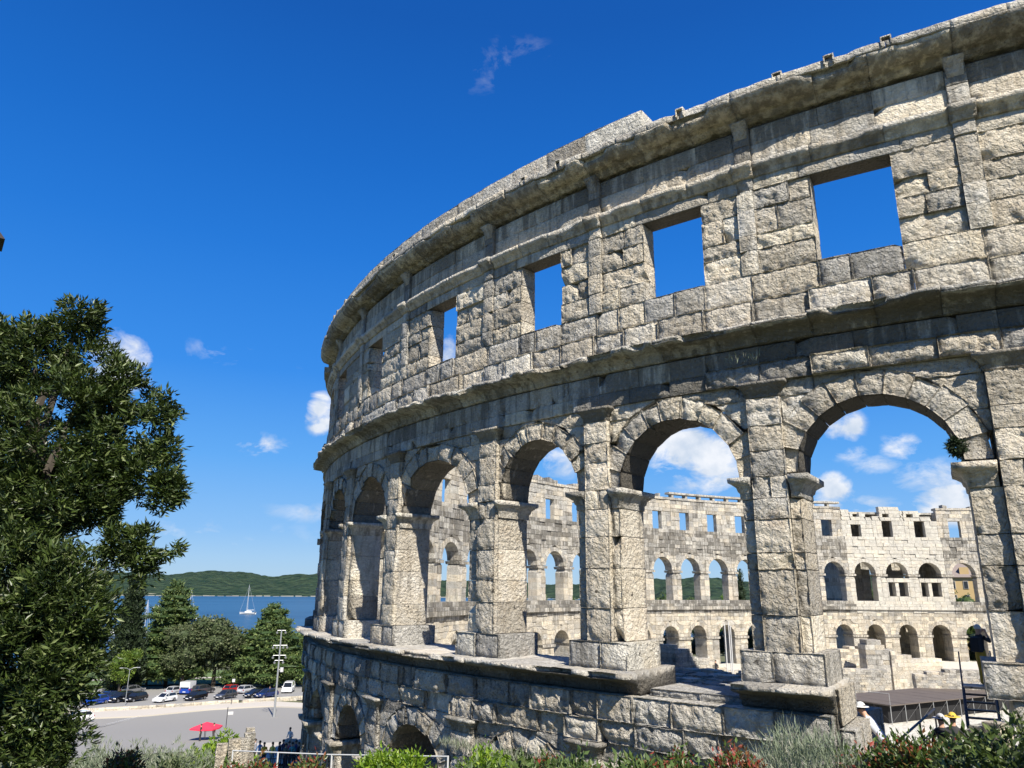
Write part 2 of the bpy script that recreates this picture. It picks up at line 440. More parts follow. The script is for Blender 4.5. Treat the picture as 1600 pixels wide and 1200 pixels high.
def lobox(acc, c4, F, B, col, ins=.020):
    c4 = np.array(c4, float)
    cen = c4.mean(0); e = c4-cen
    s = np.array([max(0, 1-2*ins/max(.05, np.ptp(c4[:, 0])*BAY)), max(0, 1-2*ins/max(.05, np.ptp(c4[:, 1])))])
    ci = cen+e*s
    sg = 1. if F > B else -1.
    k = np.concatenate([ci[:, 0], c4[:, 0], c4[:, 0]]); z = np.concatenate([ci[:, 1], c4[:, 1], c4[:, 1]])
    V = kz(k, np.array([F]*4+[F-sg*.07]*4+[B]*4), z)
    q = np.array([(0, 1, 2, 3), (11, 10, 9, 8), (0, 4, 5, 1), (1, 5, 6, 2), (2, 6, 7, 3), (3, 7, 4, 0), (4, 8, 9, 5), (5, 9, 10, 6), (6, 10, 11, 7), (7, 11, 8, 4)])
    if F < B: q = q[:, ::-1]
    acc.add(V, q, col=col)

def sweep(acc, k0, k1, prof, seg=.12, noise=.012, jag=0., col=(.5, .3, .5, .4), arch=0.):
    """moulded stone running along the wall: prof = closed loop of (offset, z)"""
    pr = np.array(prof, float)
    # subdivide profile
    P = []
    for i in range(len(pr)):
        a, b = pr[i], pr[(i+1) % len(pr)]
        n = max(1, int(np.linalg.norm(b-a)/(seg*1.3)))
        for j in range(n): P.append(a+(b-a)*j/n)
    P = np.array(P); m = len(P)
    L = abs(k1-k0)*BAY; n = max(1, int(L/seg)); ks = np.linspace(k0+.004/BAY, k1-.004/BAY, n+1)
    K = np.repeat(ks, m); O = np.tile(P[:, 0], n+1); Z = np.tile(P[:, 1], n+1)
    p0 = np.stack([K*BAY, O, Z], 1)
    a = vnoise(p0, 4., 21); b = vnoise(p0, 4., 22); a2 = vnoise(p0, 13., 23)
    omax = P[:, 0].max()
    lip = np.clip((O-(omax-.12))/.12, 0, 1)
    O = O+noise*(a+.5*a2)-lip*jag*np.clip(vnoise(p0, 2.2, 24)+.25*a2, 0, 1)
    Z = Z+noise*.7*b
    if arch:
        f = np.clip((K-k0)/(k1-k0), 0, 1); Z = Z+arch*np.sin(np.pi*f)**.7*((O > -.3) & (O < .5))*(Z < P[:, 1].min()+.16)*(.6+.4*a)
    # broken places along the lip
    if jag:
        br = np.clip((vnoise(p0*[1, 0, 0]+7.7, 1.3, 25)-.42)*4, 0, 1)*jag*2.2; O = O-lip*br; Z = Z-lip*br*.12
    V = kz(K, O, Z)
    q = []
    I = np.arange(m)
    for i in range(n):
        q.append(np.stack([i*m+I, i*m+(I+1) % m, (i+1)*m+(I+1) % m, (i+1)*m+I], 1))
    q = np.concatenate(q)
    c0 = kz([k0], [P[:, 0].mean()], [P[:, 1].mean()])[0]; c1 = kz([k1], [P[:, 0].mean()], [P[:, 1].mean()])[0]
    NV = len(V); V = np.concatenate([V, [c0, c1]])
    t = np.concatenate([np.stack([np.full(m, NV), (I+1) % m, I], 1), np.stack([np.full(m, NV+1), n*m+I, n*m+(I+1) % m], 1)])
    # orient: area sign of the profile
    x, y = P[:, 0], P[:, 1]
    ar = np.sum(x*np.roll(y, -1)-np.roll(x, -1)*y)
    if ar > 0: q = q[:, ::-1]; t = t[:, ::-1]
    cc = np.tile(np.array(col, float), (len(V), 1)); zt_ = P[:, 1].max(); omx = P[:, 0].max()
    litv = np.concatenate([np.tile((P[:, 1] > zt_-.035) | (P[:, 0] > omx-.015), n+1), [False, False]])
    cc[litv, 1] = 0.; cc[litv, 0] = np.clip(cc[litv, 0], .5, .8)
    acc.add(V, q, t, col=cc)

def flare(acc, k0, k1, f, b, prof, flags=(1, 1, 1, 1), n=5, noise=.008, col=(.5, .2, .5, .4)):
    """moulded block in plan k0..k1 x f..b, grown outwards by prof [(ext, z), ...]; flags: k0 side, k1 side, front, back"""
    nk = max(2, int(abs(k1-k0)*BAY/.14)); nd = max(2, int(abs(f-b)/.2))
    ring = []
    for i in range(nk): ring.append((i/nk, 0.))
    for i in range(nd): ring.append((1., i/nd))
    for i in range(nk): ring.append((1-i/nk, 1.))
    for i in range(nd): ring.append((0., 1-i/nd))
    R = np.array(ring); m = len(R)
    V = []
    for e, z in prof:
        ka, kb = k0-flags[0]*e/BAY, k1+flags[1]*e/BAY
        fa, fb = f+flags[2]*e, b-flags[3]*e
        K = ka+(kb-ka)*R[:, 0]; O = fa+(fb-fa)*R[:, 1]
        p0 = np.stack([K*BAY, O, np.full(m, z)], 1)
        K = K+vnoise(p0, 5., 31)*noise/BAY; O = O+vnoise(p0, 5., 32)*noise
        V.append(kz(K, O, z+vnoise(p0, 5., 33)*noise*.6))
    ns = len(V)
    I = np.arange(m)
    q = np.concatenate([np.stack([i*m+I, i*m+(I+1) % m, (i+1)*m+(I+1) % m, (i+1)*m+I], 1) for i in range(ns-1)])
    V = np.concatenate(V); c0 = V[:m].mean(0); c1 = V[-m:].mean(0); N = len(V)
    V = np.concatenate([V, [c0, c1]])
    t = np.concatenate([np.stack([np.full(m, N), (I+1) % m, I], 1), np.stack([np.full(m, N+1), (ns-1)*m+I, (ns-1)*m+(I+1) % m], 1)])
    up = prof[-1][1] > prof[0][1]
    # k increases clockwise seen from above, so the ring runs clockwise
    if not up: q = q[:, ::-1]; t = t[:, ::-1]
    acc.add(V, q, t, col=col)

rnd = random.uniform
# per bay openings: arch (k0, k1), window (k0, k1)
ARCH = {-1: (-.80, -.13), 0: (.20, .87), 1: (1.15, 1.88), 2: (2.18, 2.87), 3: (3.15, 3.96), 4: (4.22, 4.96), 5: (5.20, 5.90)}
WIN = {0: (.315, .68), 1: (1.27, 1.65), 2: (2.29, 2.66), 3: (3.34, 3.66), 4: (4.47, 4.80), 5: (5.62, 5.98)}
def arch_of(i): return ARCH.get(i, (i+.17, i+.87))
def low_arch(i): return (i+.30, i+.88)
def win_of(i): return WIN.get(i, (i+.33, i+.67))

STONES = []     # (name, acc, apparent size)
def put(name, acc, smooth=True, own=True):
    STONES.append((name, acc, own))
def gcol(base, stain=0., rough=.7, var=.34):
    g = min(1, max(0, base+rnd(-var, var))); s = max(0, stain+rnd(-.12, .12)*(stain > 0)); q = random.random()
    if rough > .55:
        rough *= random.choice((.45, .75, 1., 1., 1.12))
        if q < .06 and base > .35: g, s = 1., max(s, .38)          # stones greyed by crust
        elif q > .92: g, s = 0., s                  # fresh, warm stones
    return (g, s, random.random(), rough)

def split(a, b, w, jitter=.25):
    n = max(1, int(round(abs(b-a)*BAY/w)))
    xs = [a+(b-a)*i/n for i in range(n+1)]
    for i in range(1, n): xs[i] += (b-a)/n*rnd(-jitter, jitter)
    return xs
def courses(z0, z1, h, jitter=.22):
    n = max(1, int(round((z1-z0)/h))); zs = [z0+(z1-z0)*i/n for i in range(n+1)]
    for i in range(1, n): zs[i] += (z1-z0)/n*rnd(-jitter, jitter)
    return zs

def grid_for(k): return .068 if k < 1.1 else (.078 if k < 3.1 else (.115 if k < 5 else .22))

def stone_row(za, zb, ka, kb, w, F, B, k_, base, stain, rough, amp, bev, name='stone_block', edge0=None, edge1=None, prot=.04, chunk=.3):
    """a course between ka and kb; edge0/edge1: functions z -> k for slanted ends against an arch"""
    xs = split(ka, kb, w)
    for a, b in zip(xs[:-1], xs[1:]):
        a0 = a1 = a; b0 = b1 = b
        if edge0 is not None and a == xs[0]: a0, a1 = edge0(za), edge0(zb)
        if edge1 is not None and b == xs[-1]: b0, b1 = edge1(za), edge1(zb)
        if max(b0-a0, b1-a1)*BAY < .06: continue
        if b1 < a1+.005: b1 = a1 = (a1+b1)/2+.003; a1 -= .004
        if b0 < a0+.005: b0 = a0 = (a0+b0)/2+.003; a0 -= .004
        acc = Acc()
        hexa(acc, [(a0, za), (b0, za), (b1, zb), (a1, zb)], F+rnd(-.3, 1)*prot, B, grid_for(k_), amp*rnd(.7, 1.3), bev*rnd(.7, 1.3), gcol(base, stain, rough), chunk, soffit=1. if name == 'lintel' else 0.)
        put(name, acc)

def arch_ring(i, k0, k1, zs, F, B, gk, base, stain, rough=.8, ring=.68, n=9, amp=.04):
    R = (k1-k0)*BAY/2; kc = (k0+k1)/2
    ths = [math.pi*j/n for j in range(n+1)]
    for j in range(1, n): ths[j] += rnd(-.05, .05)
    for j in range(n):
        a, b = ths[j], ths[j+1]; Ro = R+ring*rnd(.88, 1.08)
        pts = []
        for r, t in ((R, a), (Ro, a), (Ro, b), (R, b)): pts.append((kc-math.cos(t)*r/BAY, zs+math.sin(t)*r))
        # order low k.. : inner a, inner b, outer b, outer a  (u = along arc, v = radial)
        c = [pts[0], pts[3], pts[2], pts[1]]
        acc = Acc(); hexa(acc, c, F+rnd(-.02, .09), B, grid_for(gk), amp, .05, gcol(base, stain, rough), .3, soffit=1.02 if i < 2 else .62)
        put('voussoir', acc)

CORN = lambda z, h, p, b: [(b, z), (.02, z), (.10, z+h*.10), (.11, z+h*.30), (.20, z+h*.36), (.22, z+h*.50), (.36, z+h*.56), (.56, z+h*.62), (.76, z+h*.72), (p-.03, z+h*.80), (p, z+h*.84), (p, z+h), (b, z+h+.03)]

def storey(i, z_base, z_spring, z_led, th, F, style, has_top=True):
    """piers, imposts, voussoirs and spandrels of one arcade storey for the bay between pier i and pier i+1 (and pier i)"""
    s = style[0]; ao = arch_of if s == 'mid' else low_arch
    k0, k1 = ao(i); pk0 = ao(i-1)[1]; pk1 = k0      # pier i spans pk0..pk1
    pc = (pk0+pk1)/2
    if s == 'mid' and i in (0, 1, 2, 3, 4): pc = {0: .0, 1: 1.0, 2: 2.02, 3: 2.96, 4: 4.04}[i]
    s, base, stain, rough, amp = style
    B = F-th; hp = .083
    gk = i
    if s == 'mid': z_spring = 4.62-(k1-k0)*BAY/2
    zi = 2.25 if s == 'mid' else z_spring-.65; zt = 2.80 if s == 'mid' else z_spring-.1
    zs = courses(z_base, zi, .86)
    if s == 'mid' and i == 1: zs = [-1.4, -.56, .51, .92, 1.73, 2.25]
    for a, b in zip(zs[:-1], zs[1:]):
        lo, hi = pk0, pk1
        prot = .03
        stone_row(a, b, lo, pc-hp, 3, F, B, gk, base, stain, rough, amp, .035, prot=prot)
        stone_row(a, b, pc-hp, pc+hp, 3, F-.02, B, gk, base, stain, rough, .01, .02, prot=0)
        stone_row(a, b, pc+hp, hi, 3, F, B, gk, base, stain, rough, amp, .035, prot=prot)
        stone_row(a, b, pc-hp, pc+hp, 3, F+.19, F-.06, gk, base+.08, stain, rough, amp*.9, .03, 'pilaster_block', prot=.02)
    # imposts on both sides of the pilaster
    prof = [(0, zi), (.03, zi+.03), (.03, zi+.16), (.07, zi+.20), (.10, zi+.30), (.20, zi+.38), (.27, zi+.42), (.28, zt), (0, zt+.01)]
    for a, b, fl in ((pk0, pc-hp-.01, (1, 0, 1, 1)), (pc+hp+.01, pk1, (0, 1, 1, 1))):
        acc = Acc(); flare(acc, a, b, F, B, prof, fl, col=gcol(.55, .25+stain*.3, .45)); put('impost', acc)
    # pier above the imposts
    stone_row(zi, zt, pc-hp, pc+hp, .45, F+.17, B+.02, gk, base, stain, rough, amp, .03, 'pilaster_block', prot=.02)
    zcap = z_led-.42
    zu = courses(zt, zcap, .62)
    R0 = lambda kk: (kk[1]-kk[0])*BAY/2
    def ext(kk, side):
        R = (kk[1]-kk[0])*BAY/2; kc = (kk[0]+kk[1])/2; Ro = R+.60
        def f(z):
            d = z-z_spring
            h = R+.60 if d <= 0 else math.sqrt(max(0., Ro*Ro-d*d))
            return kc-side*h/BAY
        return f
    el = ext(ao(i-1), -1)     # right neighbour arch, its high-k extrados
    er = ext((k0, k1), 1)
    zu2 = zu+[z_led]
    for a, b in zip(zu2[:-1], zu2[1:]):
        f0 = (lambda z: min(el(z), pc-hp)); f1 = (lambda z: max(er(z), pc+hp))
        mid = (a+b)/2
        if (pc-hp-el(mid))*BAY > .1:
            stone_row(a, b, el(mid), pc-hp, 1.0, F-.01, B, gk, base, stain, rough, amp, .03, edge0=f0, prot=.03)
        if (er(mid)-pc-hp)*BAY > .1:
            stone_row(a, b, pc+hp, er(mid), 1.0, F-.01, B, gk, base, stain, rough, amp, .03, edge1=f1, prot=.03)
        stone_row(a, b, pc-hp, pc+hp, 3, F-.02, B, gk, base, stain, rough, .01, .02, prot=0)
        if b <= zcap+.01:
            stone_row(a, b, pc-hp, pc+hp, 3, F+.17, F-.06, gk, base, stain, rough, amp, .03, 'pilaster_block', prot=.03)
    acc = Acc()
    flare(acc, pc-hp, pc+hp, F+.12, F-.1, [(0, zcap), (.02, zcap+.02), (.02, zcap+.14), (.06, zcap+.16), (.08, zcap+.24), (.17, zcap+.31), (.20, zcap+.33), (.20, z_led-.02), (0, z_led-.01)], (1, 1, 1, 0), col=gcol(.7, .5, .4)); put('capital', acc)
    arch_ring(i, k0, k1, z_spring, F+.02, B, gk, base, stain, rough, .60, 9 if s != 'mid' else 11, amp)
    if s == 'mid':
        # plinth: two or three big blocks
        w0, w1 = pk0-.05, pk1+.05
        m_ = w0+(w1-w0)*rnd(.4, .65)
        for a, b in ((w0, m_), (m_, w1)):
            acc = Acc(); hexa(acc, [(a, z_base-.72), (b, z_base-.72), (b, z_base), (a, z_base)], F+.22+rnd(0, .08), B-.25, grid_for(gk), .05, .07, gcol(.75, .1, .8), .5); put('plinth_block', acc)

def near_bay(i):
    gk = i
    low = True
    # ---------------- lower storey (terrace side is buried, the wall has fallen away at the first arch)
    if i >= 2:
        storey(i, -10.9, -6.0, -3.9, 2.1, .30, ('low', .7, .16, .9, .07))
    elif i == 1:
        storey(i, -8.0, -6.0, -3.9, 2.1, .30, ('low', .7, .12, .9, .07))
    else:
        pk0 = arch_of(i-1)[1]
        for a, b in zip([-8, -7, -6.1, -5.3, -4.6, -3.9], [-7, -6.1, -5.3, -4.6, -3.9, -3.3]):
            stone_row(a, b, pk0-.3, .17 if i == 0 else i+.81, 1.3, .2, -1.9, gk, .6, .1, .8, .06, .06, prot=.1)
    if i >= 1:
        for (a, b) in ((-3.9, -3.32), (-3.32, -2.68)):
            stone_row(a, b, i-(.19 if i == 1 else 0), i+1-(0.0), 1.3, .34, -1.9, gk, .75, .12 if i > 1 else .03, .95, .11, .07, prot=.22, chunk=.5)
        if i == 1:
            # pier foot: old mouldings in shade below the plinth, then bare wall top where the cornice is lost
            ks = [.80, 1.0, 1.22]
            for a, b in zip(ks[:-1], ks[1:]):
                acc = Acc(); sweep(acc, a, b, CORN(-2.68, .58, .98, -1.9), .1, .022, .10, gcol(.7, .75, .5)); put('cornice_block', acc)
            ks = [1.76, 1.98, 2.0]
            acc = Acc(); sweep(acc, 1.77, 2.0, CORN(-2.68, .58, .96, -1.9), .1, .025, .12, gcol(.7, .7, .5)); put('cornice_block', acc)
            stone_row(-2.68, -2.5, 1.24, 1.74, 1.6, -.1, -1.9, gk, .85, 0, .9, .05, .06)
        else:
            xs = split(i, i+1, 1.75)
            for a, b in zip(xs[:-1], xs[1:]):
                acc = Acc(); p = .96+rnd(-.16, .04); m_ = (a+b)/2
                if 4.05 < m_ < 4.95: p = .62
                if 3.2 < m_ < 3.55: p = .60
                sweep(acc, a, b, CORN(-2.68, .58, p, -1.9), .12, .028, .22, gcol(.75, .7, .6)); put('cornice_block', acc)
    else:
        pk0 = arch_of(i-1)[1]
        if i == 0:
            stone_row(-3.3, -2.7, -.25, .15, 1.0, .22, -2.1, gk, .65, .1, .8, .06, .07)
            stone_row(-2.7, -2.1, -.25, .17, 1.0, .2, -2.0, gk, .65, .1, .8, .06, .07)
            # broken steps of masonry behind pier one
            for (a, b, za, zb, F_, B_) in ((.785, .83, -2.95, -2.14, .08, -2.0), (.735, .80, -3.75, -2.97, .15, -2.3), (.70, .8, -5.0, -3.78, .1, -2.4), (.66, .8, -8, -5.0, .1, -2.4)):
                acc = Acc(); hexa(acc, [(a, za), (b, za), (b, zb), (a, zb)], F_, B_, .1, .07, .09, gcol(.85, .1, .9), .8); put('stone_block', acc)
            stone_row(-4.7, -3.92, .78, 1.0, 1.2, .15, -1.9, gk, .6, .6, .9, .05, .05)
            stone_row(-3.9, -3.32, .80, 1.0, 1.2, .16, -1.9, gk, .7, .8, .8, .05, .05)
            stone_row(-3.32, -2.68, .80, 1.0, 1.2, .14, -1.9, gk, .7, .85, .8, .04, .05)
        else:
            stone_row(-3.3, -2.7, i, i+.75, 1.2, .2, -1.9, gk, .6, .2, .8, .06, .06)
            stone_row(-2.7, -2.1, i, i+.75, 1.2, .2, -1.9, gk, .6, .2, .8, .06, .06)
    # ---------------- middle storey
    warm = {0: .2, 1: .38, 2: -.1, 3: .02, 4: .2}.get(i, .3)
    storey(i, -1.38, 2.9, 5.27, 1.35, 0., ('mid', warm, .03, .95, .075 if i < 3 else .055))
    # rough course, smooth course
    if i < 1: stone_row(5.27, 5.80, i, i+1, 1.25, .16, -1.4, gk, .75, .15, .95, .08, .09, prot=.06, chunk=.4)
    elif i == 1:
        stone_row(5.27, 5.78, 1, 1.3, 1.1, .12, -1.4, gk, .75, .2, .95, .08, .09, prot=.05)
        stone_row(5.27, 5.70, 1.3, 2., 1.1, .03, -1.4, gk, .85, .6, .7, .02, .03, prot=.03)
    else: stone_row(5.27, 5.68, i, i+1, 1.0, .02, -1.4, gk, .65, .28, .55, .012, .022, prot=.03, chunk=.45)
    sm0 = {0: 5.8, 1: 5.74}.get(i, 5.68) if i > -1 else 5.8
    if i == 1:
        stone_row(5.78, 6.28, 1, 1.3, 1.1, .02, -1.4, gk, .85, .55, .5, .010, .022, prot=.02)
        stone_row(5.70, 6.28, 1.3, 2, 1.1, .02, -1.4, gk, .8, .5, .5, .010, .022, prot=.02)
    else: stone_row(sm0 if i != 0 else 5.8, 6.28, i, i+1, 1.1, .02, -1.4, gk, .8, .72 if i < 1 else .30, .55, .012, .022, prot=.03, chunk=.45)
    xs = split(i, i+1, 1.3)
    for a, b in zip(xs[:-1], xs[1:]):
        acc = Acc(); p = .84+rnd(-.08, .03)-(.16 if random.random() < .2 else 0); m_ = (a+b)/2
        sweep(acc, a, b, CORN(6.32, .45, p, -1.35), .10, .030, .16, gcol(.8, .55 if m_ < 1.4 else .3, .7)); put('cornice_block', acc)
    # ---------------- attic
    zc = [6.76, 7.52, 8.32]
    stone_row(zc[0], zc[1], i, i+1, 1.35, .26, -.72, gk, .65, .05, .9, .075, .07, prot=.14, chunk=.4)
    w0, w1 = win_of(i); pw = win_of(i-1)[1]
    stone_row(zc[1], zc[2], pw, i+.0, 1.2, .1, -.7, gk, .35, 0, .95, .06, .05, prot=.05, chunk=.35)
    stone_row(zc[1], zc[2], i, w0, 1.2, .1, -.7, gk, .35, 0, .95, .06, .05, prot=.05, chunk=.35)
    stone_row(zc[1], zc[2], w0, w1, 1.1, .14, -.7, gk, .9, .05, .9, .05, .06, prot=.05)
    ap = .045; pc = i+0.005 if i else 0
    wz = courses(8.32, 10.86, .66)
    for a, b in zip(wz[:-1], wz[1:]):
        for x0, x1 in ((pw, pc-ap), (pc+ap, w0)):
            if random.random() < .45:
                m_ = x0+(x1-x0)*rnd(.35, .65); ss = ((x0, m_), (m_, x1))
            else: ss = ((x0, x1),)
            for y0, y1 in ss:
                acc = Acc(); hexa(acc, [(y0, a), (y1, a), (y1, b), (y0, b)], rnd(.0, .09), -.66, grid_for(gk), .075, .035, gcol(.28, 0, .95), .35); put('stone_block', acc)
        acc = Acc(); hexa(acc, [(pc-ap, a), (pc+ap, a), (pc+ap, b), (pc-ap, b)], .1+rnd(0, .05), -.66, grid_for(gk), .03, .03, gcol(.6, .1, .8), .3); put('pilaster_block', acc)
    # lintel course
    stone_row(10.86, 11.22, w0-.05, w1+.05, 2.4, .04, -.66, gk, .45, .15, .5, .012, .02, 'lintel', prot=.0, chunk=.2)
    stone_row(10.86, 11.22, w1+.05, i+1-ap, 2, .05, -.66, gk, .5, .2, .6, .03, .03, prot=.02)
    stone_row(10.86, 11.22, i+ap, w0-.05, 2, .05, -.66, gk, .5, .2, .6, .03, .03, prot=.02)
    stone_row(10.86, 11.22, i-ap, i+ap, 2, .12, -.66, gk, .6, .2, .6, .02, .03, 'pilaster_block', prot=.02)
    # string moulding over the windows, stepping forward on each pilaster
    def strp(a, b, e): 
        acc = Acc(); z = 11.22
        sweep(acc, a, b, [(-.66, z), (.06+e, z), (.10+e, z+.04), (.12+e, z+.14), (.22+e, z+.20), (.30+e, z+.27), (.30+e, z+.38), (.02+e, z+.46), (-.66, z+.46)], .1, .010, .03, gcol(.45, .3, .4)); put('string_course', acc)
    strp(i-.055, i+.055, .10)
    xs = split(i+.055, i+.945, 1.6, .1)
    for a, b in zip(xs[:-1], xs[1:]): strp(a, b, 0)
    # frieze
    zf = [11.68, 12.28, 12.84]
    for a, b in zip(zf[:-1], zf[1:]):
        stone_row(a, b, i+ap, i+1-ap, 1.7, .0, -.66, gk, .22, .18 if a < 12 else .42, .6, .012, .022, prot=.03, chunk=.4)
        stone_row(a, b, i-ap, i+ap, 2, .10, -.66, gk, .8, .5, .4, .008, .018, 'pilaster_block', prot=.02)
    # top cornice, slab and parapet
    xs = split(i, i+1, 1.55)
    for a, b in zip(xs[:-1], xs[1:]):
        acc = Acc(); hexa(acc, [(a, 12.82), (b, 12.82), (b, 12.99), (a, 12.99)], -.16, -.66, .2, .02, .02, gcol(.5, .9, .6)); put('shadow_gap_stone', acc, own=False)  # recessed filler coloured dark to draw a shadow gap under the cornice
        acc = Acc(); z = 12.95; p = .80+rnd(-.05, .03)
        c_ = gcol(.2, .38, .8)
        sweep(acc, a, b, [(-.9, z), (.03, z), (.06, z+.03), (.18, z+.06), (.20, z+.13), (.38, z+.17), (.58, z+.26), (p-.08, z+.38), (p, z+.48), (p, z+.51), (-.9, z+.53)], .10, .026, .11, c_, arch=.11)
        put('cornice_block', acc)
    xs = split(i, i+1, 1.4)
    for a, b in zip(xs[:-1], xs[1:]):
        acc = Acc(); p = .80
        sweep(acc, a, b, [(-.9, 13.47), (p-.02, 13.465), (p, 13.49), (p, 13.64), (p-.06, 13.70), (-.9, 13.73)], .09, .022, .03, gcol(.75, .1, .9)); put('coping_slab', acc)
        if i <= 1 or True:
            kk = b
            acc = Acc()
            for (y0, y1, z0, z1) in ((-.030, -.022, 13.50, 13.76), (.012, .020, 13.50, 13.76), (-.030, .020, 13.73, 13.78)):
                hexa(acc, [(kk+y0, z0), (kk+y1, z0), (kk+y1, z1), (kk+y0, z1)], .82, .60, .1, .008, .008, gcol(.7, 0, .7))
            if random.random() < .4: put('water_spout', acc)
    if i >= 1:
        a0 = 1.575 if i == 1 else i
        xs = split(a0, i+1, 1.5)
        for a, b in zip(xs[:-1], xs[1:]):
            h = .86-.08*max(0, (a-1.5))
            acc = Acc(); hexa(acc, [(a, 13.68), (b, 13.68), (b, 13.64+h), (a, 13.64+h)], .52, -.9, grid_for(gk), .03, .03, gcol(.72, .1, 1.)); put('parapet_block', acc)
    # corbel under the top cornice at the pier
    acc = Acc()
    flare(acc, i-.035, i+.035, .12, -.05, [(0, 12.5), (.02, 12.65), (.08, 12.8), (.20, 12.94), (.22, 12.97)], (.2, .2, 1, 0), col=gcol(.5, .1, .7)); put('corbel', acc)

NEAR = range(-1, 7)
for i in NEAR: near_bay(i)

# ---------------- the rest of the ring, smaller stones joined into one mass
far_acc = Acc(); far_white = Acc()
def fcol(z, k, white=0.):
    if white: return (.9+rnd(-.4, .2), rnd(0, .1), rnd(.3, 1.), .3)
    if z > 8.2: g, s = .62, .10
    elif z > 4.6: g, s = 1.0, .40
    elif z > 1.5: g, s = .8, .2
    elif z > -1.2: g, s = .45, .05
    elif z > -3.2: g, s = 1.0, .42
    else: g, s = .35, .12
    g += rnd(-.45, .35)
    return (min(1, max(0, g)), max(0, s-.06+rnd(-.15, .25)), random.random(), .9)
def frow(za, zb, segs, w, IN, OUT, white, amp=.05):
    """segs: list of (k at za, k at zb) pairs for left and right ends"""
    for (a0, a1, b0, b1) in segs:
        L = (b0+b1-a0-a1)/2*BAY
        if L < .08: continue
        n = max(1, int(round(L/w))); fr = [0]+[(j+rnd(-.22, .22))/n for j in range(1, n)]+[1]
        for f, g in zip(fr[:-1], fr[1:]):
            lobox(far_white if white else far_acc, [(a0+(b0-a0)*f, za), (a0+(b0-a0)*g, za), (a1+(b1-a1)*g, zb), (a1+(b1-a1)*f, zb)], IN-rnd(-amp, amp), OUT+rnd(-.03, .03), fcol((za+zb)/2, 0, white))
def clear_of_arch(k0, k1, zs, ring):
    R = (k1-k0)*BAY/2; kc = (k0+k1)/2
    def half(z):
        d = z-zs
        if d <= 0: return R/BAY
        Ro = R+ring
        return math.sqrt(max(0, Ro*Ro-d*d))/BAY
    return lambda z: (kc-half(z), kc+half(z))
def fstorey(i, zb, zs, zt, IN, OUT, white, filled=None):
    k0, k1 = (i+.17, i+.85) if zb > -5 else (i+.24, i+.80); R = (k1-k0)*BAY/2
    f = clear_of_arch(k0, k1, zs, .5)
    cs = courses(zb, zs, .62)+courses(zs, zt, .52)[1:]
    for a, b in zip(cs[:-1], cs[1:]):
        (l0, r0), (l1, r1) = f(a+.01), f(b)
        if a >= zs+R+.5: segs = [(i, i, i+1, i+1)]
        else: segs = [(i, i, l0, l1), (r0, r1, i+1, i+1)]
        frow(a, b, segs, .95, IN, OUT, white)
    n = 11; kc = (k0+k1)/2
    for j in range(n):
        t0, t1 = math.pi*j/n, math.pi*(j+1)/n; Ro = R+.52
        P = [(kc-math.cos(t)*r/BAY, zs+math.sin(t)*r) for r, t in ((R, t0), (R, t1), (Ro, t1), (Ro, t0))]
        lobox(far_white if white else far_acc, P, IN-.05, OUT, fcol(zs+1.7, 0, white), .022)
    for a, b in ((i, k0), (k1, i+1)):
        lobox(far_acc, [(a, zs-.35), (b+(.03 if b == k0 else 0), zs-.35), (b+(.03 if b == k0 else 0), zs-.05), (a-(.03 if a == k1 else 0), zs-.05)], IN-.16, OUT+.16, (.6, .4, .5, .5), 0)
